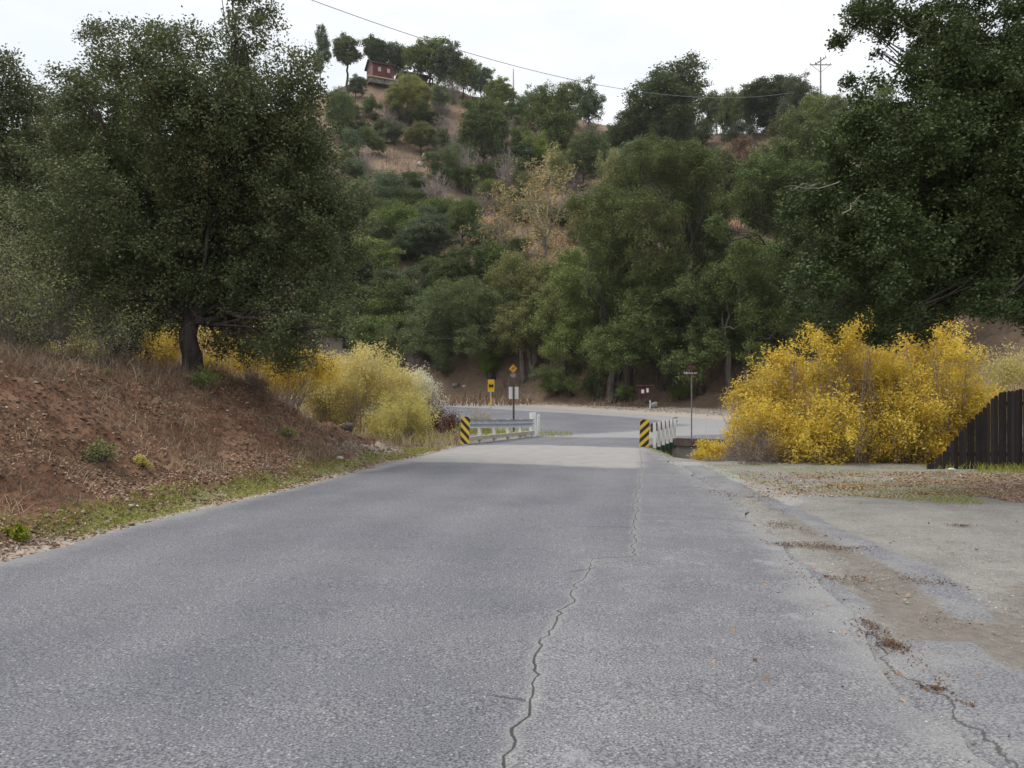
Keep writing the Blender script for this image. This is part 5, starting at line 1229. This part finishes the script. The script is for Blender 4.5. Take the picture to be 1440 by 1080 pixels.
# ------------------------------------------------------------------ house on the ridge
Yh = 187.; x = (545 - CX) / F * Yh; k = Yh / F
zb = EYE + (CY - 117) * k; e = empty('red_house', (x - 1.5, Yh, zb - 1.0), R(26))
def hb(c, d, mat, nm, par=None):
    w = MB(); w.box(c, d); return w.build(nm, M[mat], par or e)
W, D, Hh = 5.2, 5.0, 3.6
hb((-.2, 0, 1.0 + Hh / 2), (W, D, Hh), 'house_red', 'wall')
hb((-W / 2 - .24, 0, 1.0 + Hh / 2 - .1), (.06, D - .1, Hh - .2), 'house_pink', 'gable_wall')
w = MB(); rp = [(-D / 2 - .4, Hh + .75), (0, Hh + 2.3), (D / 2 + .4, Hh + .75), (D / 2 + .4, Hh + .98), (0, Hh + 2.58), (-D / 2 - .4, Hh + .98)]
w.prism(rp, (-W / 2 - .75, 0, 0), (0, 1, 0), (0, 0, 1), (1, 0, 0), W + 1.0); w.build('roof', M['roof'], e)
w = MB(); w.prism([(-D / 2, Hh + 1.0), (D / 2, Hh + 1.0), (0, Hh + 2.28)], (-W / 2 - .25, 0, 0), (0, 1, 0), (0, 0, 1), (1, 0, 0), .12); w.build('gable_end', M['house_pink'], e)
for cx_ in (-1.2, 1.0):
    f = hb((cx_, -D / 2 - .04, 3.2), (.8, .06, 1.1), 'house_pink', 'window'); hb((cx_, -D / 2 - .08, 3.2), (.6, .03, .9), 'glass', 'pane', f)
hb((-.2, -D / 2 - .6, .9), (W + 3, 1.2, .25), 'timber', 'deck_floor'); hb((-.2, -D / 2 - .3, .35), (W + 1.6, .5, 1.2), 'rock', 'base_wall')
# right wing with porch
hb((8.2, .4, 1.5), (5.4, 4.6, 3.8), 'house_red', 'wing_wall')
w = MB(); w.prism([(-3.6, 3.35), (.2, 4.9), (3.6, 3.35), (3.6, 3.6), (.2, 5.2), (-3.6, 3.6)], (4.4, .3, 0), (0, 1, 0), (0, 0, 1), (1, 0, 0), 8.0); w.build('wing_roof', M['roof_tan'], e)
hb((8.3, -2.9, 3.1), (7.6, .25, .5), 'roof', 'eave_beam')
for cx_ in (4.8, 8.2, 11.9): hb((cx_, -2.9, 1.2), (.25, .25, 3.6), 'roof', 'porch_post')
f = hb((7.4, -1.95, 2.0), (1.2, .06, 1.4), 'roof', 'window'); hb((7.4, -1.99, 2.0), (1.0, .03, 1.2), 'glass', 'pane', f)
f = hb((10.0, -1.95, 1.2), (1.0, .06, 2.2), 'roof', 'door')
tag(e, 'red wooden house with dark gable roof on top of the hill among the trees', 'house')

# ------------------------------------------------------------------ poles and wire
def pole(px, top, Y_, mat, arms, label):
    x = (px - CX) / F * Y_; z = gz(x, Y_); zt = EYE + (CY - top) / F * Y_
    e = empty('utility_pole', (x, Y_, z)); w = MB(); w.tube([(0, 0, -.5), (0, 0, zt - z)], [.20, .13], 10); w.build('pole_shaft', M[mat], e, smooth=True)
    for (dz, L, ang, rise, br_) in arms:
        w = MB(); c, s = math.cos(ang) * L / 2, math.sin(ang) * L / 2; h = zt - z - dz
        w.tube([(-c, -s, h - rise), (c, s, h + rise)], .10, 6); a = w.build('crossarm', M['wood_pole_grey'], e)
        for t in (-.92, -.5, .5, .92):
            w = MB(); w.tube([(c * t, s * t, h + rise * t), (c * t, s * t, h + rise * t + .42)], [.05, .07], 6); w.build('insulator', M['wood_pole_grey'], a)
        if br_:
            for sg in (-1, 1):
                w = MB(); w.tube([(c * .85 * sg, s * .85 * sg, h + rise * .85 * sg - .05), (0, 0, h - 1.5)], .045, 5); w.build('brace', M['wood_pole_grey'], a)
    tag(e, label, 'utility pole')
pole(722, 97, 184, 'wood_pole', [], 'pale wooden pole standing alone on the hill skyline')
pole(1154, 80, 158, 'wood_pole_grey', [(1.6, 5.0, .25, .25, True), (.8, 2.3, -.9, .35, False)], 'grey power pole with crossarms on the skyline at the right')
w = MB(); P = []
P0 = np.array([-34, 60, 38.7]); P1 = np.array([62.4, 158, 61.7])
for i in range(70):
    t = i / 69 * 1.18 - .18; q = P0 + (P1 - P0) * t; q[2] -= 4 * 7.3 * t * (1 - t); P.append(q)
o_ = P[35].copy()
w.tube([q - o_ for q in P], .035, 5); wo = w.build('power_cable', M['wire'], None, smooth=True, loc=tuple(o_)); tag(wo, 'thin sagging cable crossing the sky from the upper left to the grey power pole', 'cable')

# ------------------------------------------------------------------ light, sky, camera
sun_el, sun_az = R(62), R(255)   # high on the left
wd_ = bpy.data.worlds.new('World'); sc.world = wd_; wd_.use_nodes = True; nt = wd_.node_tree; nt.nodes.clear(); b = NB(nt)
sky = b.n('ShaderNodeTexSky', sky_type='NISHITA'); sky.sun_disc = False; sky.sun_elevation = sun_el; sky.sun_rotation = sun_az; sky.air_density = 1.2; sky.dust_density = 3.0
bg1 = b.n('ShaderNodeBackground', i_Strength=.10); nt.links.new(sky.outputs[0], bg1.inputs[0])
tc = b.n('ShaderNodeTexCoord').outputs['Generated']; sx = b.n('ShaderNodeSeparateXYZ'); nt.links.new(tc, sx.inputs[0])
mp = b.n('ShaderNodeMapping'); nt.links.new(tc, mp.inputs[0]); mp.inputs['Scale'].default_value = (1, 1, 2.6)
cl = b.noise(2.2, 6, .55, mp.outputs[0])
grey = b.mix(b.mr(cl, .42, .62), (1.0, 1.05, 1.09), (1.18, 1.18, 1.18))
bg2 = b.n('ShaderNodeBackground'); nt.links.new(grey, bg2.inputs[0]); b.set(bg2.inputs[1], b.mr(sx.outputs['Z'], 0.0, .9, 1.0, 1.25, False))
mx = b.n('ShaderNodeMixShader', i_0=.88); nt.links.new(bg1.outputs[0], mx.inputs[1]); nt.links.new(bg2.outputs[0], mx.inputs[2])
wo_ = b.n('ShaderNodeOutputWorld'); nt.links.new(mx.outputs[0], wo_.inputs[0])
sl = bpy.data.lights.new('Sun', 'SUN'); sl.energy = 2.1; sl.angle = R(24); sl.color = (1, .96, .90)
so = bpy.data.objects.new('Sun', sl); COL.objects.link(so)
# azimuth measured clockwise from +Y
d = Vector((math.sin(sun_az) * math.cos(sun_el), math.cos(sun_az) * math.cos(sun_el), math.sin(sun_el)))
so.rotation_euler = (-d).to_track_quat('-Z', 'Y').to_euler()
cam = bpy.data.cameras.new('Camera'); cam.sensor_width = 36; cam.lens = F / 1440 * 36; cam.clip_end = 3000; cam.clip_start = .05
co = bpy.data.objects.new('Camera', cam); COL.objects.link(co); co.location = (0, 0, EYE); co.rotation_euler = (R(90), 0, 0); sc.camera = co
sc.view_settings.view_transform = 'Standard'; sc.view_settings.look = 'None'; sc.view_settings.exposure = -.10; sc.view_settings.gamma = 1
sc.cycles.max_bounces = 6; sc.cycles.diffuse_bounces = 3; sc.cycles.transmission_bounces = 3

# thin autumn air
q = MB(); q.box((60, 560, 49), (1700, 1270, 106)); hz_ = q.build('haze', M['wire']); m, nt = nmat('thin_air')
pv = nt.nodes.new('ShaderNodeVolumePrincipled'); pv.inputs['Density'].default_value = .00016; pv.inputs['Color'].default_value = (.92, .95, 1, 1); pv.inputs['Anisotropy'].default_value = .2
oo = nt.nodes.new('ShaderNodeOutputMaterial'); nt.links.new(pv.outputs[0], oo.inputs['Volume']); hz_.data.materials.clear(); hz_.data.materials.append(m); tag(hz_, kind='stuff')
